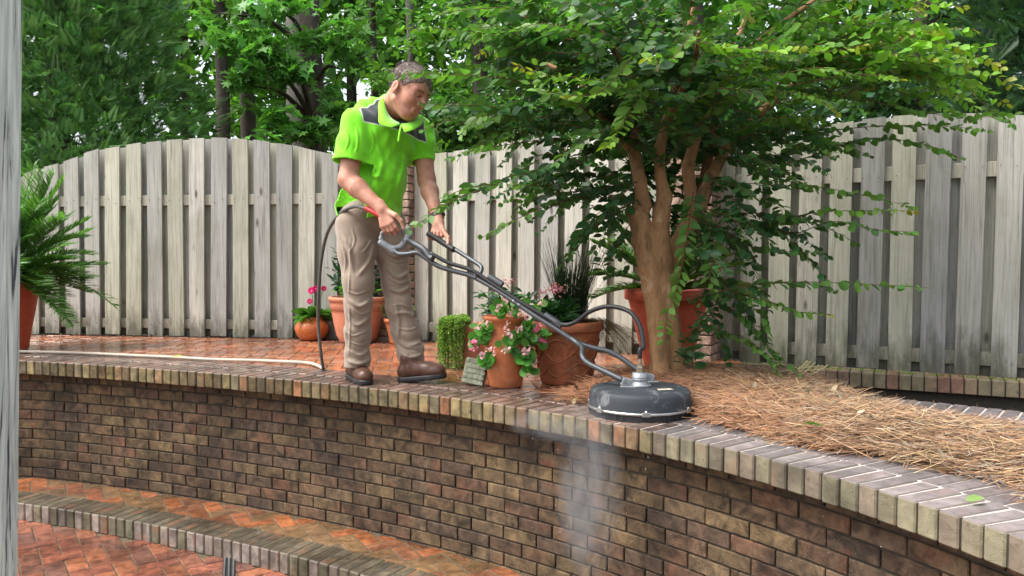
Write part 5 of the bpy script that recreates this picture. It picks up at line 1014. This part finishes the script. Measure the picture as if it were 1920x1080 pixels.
# ---- shirt
s = SDF(at(600,430,4.62)-[.02,.75,.02], at(830,150,4.62)+[.05,.05,.02], .0046)
s.cap(SR, SL, .072, .066, .02); s.ell(at(724,262,4.29), (.215,.128,.18), RT, .05); s.ell(at(700,335,4.29)+Fd*.015, (.196,.155,.19), RT, .05); s.ell(at(692,397,4.31), (.200,.155,.14), RT, .06)
s.cap(at(685,205,4.22), neck, .05, .055, .05); s.cap(at(775,218,4.38), neck, .05, .055, .05); s.ell(at(705,215,4.32), (.13,.08,.07), RT, .05)
s.chain([SR, SR+(ER-SR)*.35, at(656,305,4.135)], [.082,.086,.090], .03); s.chain([SL, SL+(EL-SL)*.3, at(792,302,4.395)], [.070,.070,.068], .03)
# folds: soft ridges and valleys in the cloth
def fold(s, P, w=.013, A_=.0075):
    Q = smooth_path(P, 5); m = 3*w+.02; lo, hi = Q.min(0)-m, Q.max(0)+m; lo[1] -= .25; sl, X3 = s.blk(lo, hi)
    if sl is None: return
    d = np.full(X3.shape[:3], 9.); tt = np.zeros(X3.shape[:3]); G2 = X3[..., [0,2]]
    for i in range(len(Q)-1):
        a, b = Q[i][[0,2]], Q[i+1][[0,2]]; ab = b-a; t = np.clip(((G2-a)@ab)/(ab@ab+1e-12), 0, 1); dd = np.linalg.norm(G2-a-t[...,None]*ab, axis=-1); m_ = dd < d; d = np.where(m_, dd, d); tt = np.where(m_, (i+t)/(len(Q)-1), tt)
    fade = np.clip(tt*5, 0, 1)*np.clip((1-tt)*5, 0, 1)*np.clip((Q[:,1].mean()+.13-X3[...,1])/.06, 0, 1)
    s.f[sl] -= (A_*fade*(np.exp(-(d/w)**2)-.55*np.exp(-(d/(2.1*w))**2))*1.3).astype(np.float32)
fl_ = [((700,262,4.10),(712,300,4.06),(700,350,4.06)),((735,250,4.12),(742,300,4.08),(728,345,4.08)),((640,330,4.15),(660,365,4.12),(700,385,4.10)),((760,270,4.2),(752,320,4.16),(738,370,4.16)),((668,300,4.13),(685,325,4.09),(720,332,4.07)),((690,370,4.1),(720,385,4.08),(750,390,4.12))]
for P in fl_: fold(s, p3(*P), .014, .012)
for P in (((645,300,4.2),(655,335,4.15),(650,375,4.16)),((672,318,4.1),(668,350,4.1),(655,392,4.12)),((705,300,4.06),(690,340,4.06),(688,392,4.08)),((722,270,4.06),(716,320,4.05),(722,372,4.06)),((748,300,4.1),(740,350,4.1),(745,395,4.14)),((690,232,4.1),(698,262,4.08),(690,290,4.08)),((772,262,4.2),(766,292,4.18),(770,312,4.2)),((650,240,4.1),(655,265,4.08),(648,288,4.1)),((668,238,4.1),(672,262,4.08),(668,292,4.08)),((793,262,4.36),(797,282,4.35),(795,302,4.36)),((700,350,4.06),(730,362,4.05),(756,352,4.12))): fold(s, p3(*P), .0065, .0075)
ax_ = [s.lo[i]+s.h*np.arange(s.n[i]) for i in range(3)]; X, Y, Z = np.meshgrid(*ax_, indexing='ij')
def rel(px_, py_, Yd): return at(px_, py_, Yd)
tl = (X-rel(700,300,4.25)[0])*1.0+(Z-rel(700,300,4.25)[2])*.55; s.f += (.0022*np.sin(tl*46+2.2*np.sin(Z*13+X*9)+Y*12)+.0025*np.sin(tl*85+3*np.sin(Z*21)+Y*25)+.0018*np.sin(Z*60+6*np.sin(X*14+Y*9))).astype(np.float32)
hem = (.903+.10*(X-rel(700,400,4.25)[0])*-.25+.006*np.sin(X*40+Y*30)); cutb = (hem-Z).astype(np.float32)
f0 = s.f.copy(); s.f = np.maximum(f0, cutb)
s2 = f0+.010; inner = np.maximum(s2, Z-(hem+.05)).astype(np.float32); s.f = np.maximum(s.f, -inner)     # hollow hem
# cut sleeve ends
for (E_, S_, c_, r_) in ((ER, SR, at(656,305,4.135), .13),(EL, SL, at(792,306,4.395), .10)):
    d = norm(E_-S_); P = np.stack([X, Y, Z], -1)-c_; ax1 = P@d; rad2 = np.linalg.norm(P-ax1[...,None]*d, axis=-1); reg = rad2 < r_; hd = np.where(reg & (ax1 > -.05), ax1, -1.).astype(np.float32)
    s.f = np.maximum(s.f, hd); inn = np.where(reg & (ax1 > -.035), -(f0+.011), -1.).astype(np.float32); s.f = np.maximum(s.f, inn)
# neck opening
s.cap(neck+[.0,-.0,.0], H(-.02,0,-.12), .064, .07, .01, 'sub')
V, Fa = s.mesh()
# grey yoke: over both shoulders in front, back stays lime
q = V-at(724,262,4.29); fr_ = q@Fd2; up = q@spn; lat = q@Rt; sd = np.minimum(up-.058+.14*np.maximum(-lat, 0), np.minimum(fr_-.004, np.where(lat > 0, .208-lat, .185+lat)))
yk = np.clip(.5+sd*6, 0, 1); shirt = mk('shirt', V, Fa, M_SHIRT, PR, None, True, {'yoke': yk})
mb = MB()   # collar as a folded band
def band(P, outs, h0, h1, t, col=(.5,.5,.5)):
    P = smooth_path(P, 5); V = []; n = len(P)
    O = smooth_path(outs, 5)
    for p, o in zip(P, O): V += [p, p+o*h1, p+o*h1+norm(o)*0+np.array([0,-t*.3,t]), p+np.array([0,0,t])]
    Fs = []
    for i in range(n-1):
        for j in range(4): k = (j+1) % 4; Fs.append((i*4+j, (i+1)*4+j, (i+1)*4+k, i*4+k))
    Fs.append((0,1,2,3)); Fs.append(tuple((n-1)*4+j for j in (3,2,1,0))); mb.add(V, Fs)
band(p3((752,234,4.09),(733,222,4.11),(722,200,4.14),(722,180,4.2),(732,170,4.28)), [np.array(a) for a in ((-.05,-.02,-.02),(-.055,-.03,-.035),(-.03,-.03,-.05),(-.03,-.02,-.04),(-.02,.02,-.04))], 0, 1, .006)
band(p3((752,234,4.09),(765,232,4.10),(776,222,4.16),(780,210,4.22)), [np.array(a) for a in ((.02,-.02,-.045),(.035,-.02,-.035),(.045,0,-.03),(.04,.02,-.03))], 0, 1, .006)
band(p3((726,196,4.18),(724,178,4.22),(732,168,4.30),(750,172,4.36),(770,192,4.34),(778,212,4.24)), [np.array((.0,0,-.03))]*6, 0, 1, .006)
mb.build('collar', M_LIME, PR, True)
mb = MB(); pk_ = smooth_path(p3((752,236,4.085),(749,250,4.07),(747,266,4.065)), 4)
mb.tube(pk_+[0,.003,0], .006, 6); mb.build('placket', M_LIME, PR, True); mb = MB()
for y_ in (243, 257): mb.lathe([(.0055,0),(.0055,.002),(.001,.0025)], (0,0,0), 10)
# ---- trousers
s = SDF(at(600,712,4.62)-[.02,.8,.02], at(830,385,4.62)+[.05,.0,.03], .0046)
hR, hL = at(668,418,4.27), at(726,420,4.38); s.ell(at(697,408,4.33), (.165,.125,.12), RT, .05); s.ell(at(680,430,4.36)-Fd*.03, (.15,.11,.12), RT, .05)
s.chain([hR, at(669,470,4.25), at(672,530,4.22), at(672,570,4.22), at(671,620,4.24), at(670,672,4.27), at(670,690,4.28)], [.110,.101,.082,.072,.069,.067,.066], .03)
s.chain([hL, at(735,470,4.36), at(742,530,4.34), at(748,575,4.32), at(759,620,4.32), at(770,660,4.31), at(772,682,4.30)], [.106,.094,.076,.071,.073,.071,.068], .03)
for P in (((652,560,4.14),(672,575,4.12),(696,562,4.16)),((650,590,4.16),(668,610,4.14),(694,596,4.17)),((650,655,4.18),(672,668,4.16),(694,655,4.19)),((648,675,4.2),(670,684,4.17),(694,676,4.2)),((640,440,4.16),(655,470,4.13),(660,520,4.13)),((700,455,4.16),(690,490,4.13),(668,520,4.12)),
          ((722,500,4.25),(745,520,4.23),(768,508,4.27)),((725,540,4.24),(748,548,4.22),(770,536,4.26)),((735,590,4.22),(760,588,4.21),(782,600,4.24)),((742,640,4.22),(765,650,4.2),(793,640,4.24)),((745,662,4.22),(768,672,4.19),(796,664,4.24)),((714,455,4.25),(735,480,4.22),(762,470,4.25)),((738,560,4.22),(745,600,4.21),(745,640,4.22))): fold(s, p3(*P), .012, .014)
for P in (((650,545,4.14),(668,552,4.12),(690,545,4.14)),((655,575,4.14),(675,590,4.13),(696,582,4.15)),((650,622,4.17),(662,630,4.16),(690,620,4.17)),((652,640,4.17),(675,648,4.16),(694,640,4.18)),((655,664,4.18),(675,674,4.17),(692,666,4.18)),((637,450,4.16),(646,480,4.14),(644,515,4.14)),((655,425,4.12),(662,450,4.11),(652,480,4.12)),((700,430,4.15),(688,460,4.13),(676,475,4.12)),((725,520,4.24),(748,532,4.22),(768,522,4.26)),((722,480,4.26),(742,492,4.22),(763,486,4.26)),((730,575,4.23),(752,572,4.21),(775,584,4.24)),((740,615,4.22),(765,620,4.2),(788,612,4.24)),((748,650,4.2),(772,655,4.19),(794,650,4.22)),((752,672,4.2),(772,678,4.19),(792,674,4.22)),((762,590,4.21),(775,620,4.2),(788,650,4.22)),((655,440,4.12),(653,520,4.11),(652,560,4.13)),((653,565,4.13),(655,620,4.16),(652,670,4.18))): fold(s, p3(*P), .006, .0075)
ax_ = [s.lo[i]+s.h*np.arange(s.n[i]) for i in range(3)]; X, Y, Z = np.meshgrid(*ax_, indexing='ij'); lowm = np.clip((.62-Z)/.4, 0.25, 1)
s.f += (lowm*(.002*np.sin(Z*62+2.5*np.sin(X*16+Y*7)+Y*10)+.0016*np.sin(Z*105+X*60+3*np.sin(X*25+Z*9)))+.001*np.sin(Z*34+X*45)).astype(np.float32)
f0 = s.f.copy()
hemz = np.where(X < at(722,700,4.3)[0], .082+.02*(Y-4.2), .098+.0*(X)).astype(np.float32); s.f = np.maximum(f0, hemz-Z); inner = np.maximum(f0+.010, Z-hemz-.03).astype(np.float32); s.f = np.maximum(s.f, -inner); s.f = np.maximum(s.f, (Z-1.02).astype(np.float32))
V, Fa = s.mesh(); tr = mk('trousers', V, Fa, M_KHAKI, PR, None, True)
mb = MB(); sm_ = []
for P in ([(640,420,4.13),(648,480,4.125),(655,540,4.125),(655,600,4.145),(652,650,4.175),(652,684,4.19)],):
    pass
SEAM = 1
# ---- shoes
M_LTHR = potmat('brown_leather', (.085,.038,.024), (.03,.015,.012), .7, .38, .3, 12)
def shoe(heel, toe, lift, up_h=.10):
    d = norm(toe-heel); L_ = np.linalg.norm(toe-heel); sdv = norm(np.cross(d, [0,0,1])); upv = np.cross(sdv, d); lo = np.minimum(heel, toe)-.1; hi = np.maximum(heel, toe)+.17
    g_ = lambda f, y, z: heel+d*L_*f+sdv*y+upv*z
    s = SDF(lo, hi, .004); R = np.stack([d, sdv, upv], 1)
    s.chain([g_(.10,0,.055), g_(.4,0,.055), g_(.68,0,.05), g_(.86,0,.045)], [.034,.037,.042,.038], .02); s.ell(g_(.82,0,.042), (.052,.046,.032), R, .02); s.cap(g_(.16,0,.08), g_(.20,0,.125), .036, .040, .03); s.cap(g_(.3,0,.09), g_(.6,0,.062), .03, .03, .03); s.ell(g_(.1,0,.05),(.035,.034,.04),R,.02)
    P = np.stack(np.meshgrid(*[s.lo[i]+s.h*np.arange(s.n[i]) for i in range(3)], indexing='ij'), -1)-heel; u = P@upv; s.f = np.maximum(s.f, (.022-u).astype(np.float32)); V, Fa = s.mesh(); o = mk('shoe', V, Fa, M_LTHR, PR, None, True)
    s = SDF(lo, hi, .004); s.chain([g_(.09,0,.014), g_(.45,0,.014), g_(.72,0,.014), g_(.88,0,.018)], [.041,.040,.049,.043], .015); P = np.stack(np.meshgrid(*[s.lo[i]+s.h*np.arange(s.n[i]) for i in range(3)], indexing='ij'), -1)-heel; u = P@upv; s.f = np.maximum(np.maximum(s.f, (u-.028-.0*u).astype(np.float32)), (-u).astype(np.float32)); V, Fa = s.mesh(); so_ = mk('sole', V, Fa, M_BLK, None, None, True); so_.parent = o; so_.data.transform(Matrix.Translation(Vector(-np.array(PR.location))))
    mb = MB()
    for k in range(3):
        f = .36+.085*k; z = .121-.018*k; mb.tube(smooth_path([g_(f-.02,-.03,z-.012), g_(f,0,z+.002), g_(f+.02,.03,z-.012)]), .0028, 6)
    mb.tube(smooth_path([g_(.36,0,.125), g_(.40,.03,.118), g_(.46,.04,.10)]), .0024, 6); mb.tube(smooth_path([g_(.36,0,.125), g_(.42,-.025,.118), g_(.47,-.035,.10)]), .0024, 6)
    lc = mb.build('lace', plainmat('lace', (.07,.04,.03), .8, 60), None, True); lc.parent = o; lc.data.transform(Matrix.Translation(Vector(-np.array(PR.location))))
h1 = gr(658,709); t1 = gr(690,723); shoe(h1, h1+norm(t1-h1)*.29, 0)
h2 = gr(752,716); d2 = norm([1,-.18,.115]); shoe(h2+[0,0,.0], h2+d2*.252, 0)
# watch
d = norm(WL-EL); wc = WL-d*.035; mb = MB(); u_ = norm(np.cross(d, [0,1,0])); v_ = np.cross(d, u_); n = 24
for q in (0,): mb.add([wc+d*z+(u_*cos(a)*.036+v_*sin(a)*.034)*r for r in (1.,1.09) for z in (-.013,.013) for a in np.linspace(0,2*pi,n,endpoint=False)], [(i, (i+1)%n, n+(i+1)%n, n+i) for i in range(n)]+[(2*n+i, 3*n+i, 3*n+(i+1)%n, 2*n+(i+1)%n) for i in range(n)]+[(i, 2*n+i, 2*n+(i+1)%n, (i+1)%n) for i in range(n)]+[(n+i, n+(i+1)%n, 3*n+(i+1)%n, 3*n+i) for i in range(n)])
wt = mb.build('wristwatch', M_BLK, PR, False); fn = norm([.75,-.6,.1]); fn = norm(fn-d*fn.dot(d)); fc = wc+fn*.041; sv = np.cross(d, fn); mb = MB(); mb.box(fc, d, sv, fn, .017, .017, .006, (.02,)*3, .004); w2_ = mb.build('watch_case', M_BLK, None); w2_.parent = wt; w2_.data.transform(Matrix.Translation(Vector(-np.array(PR.location))))
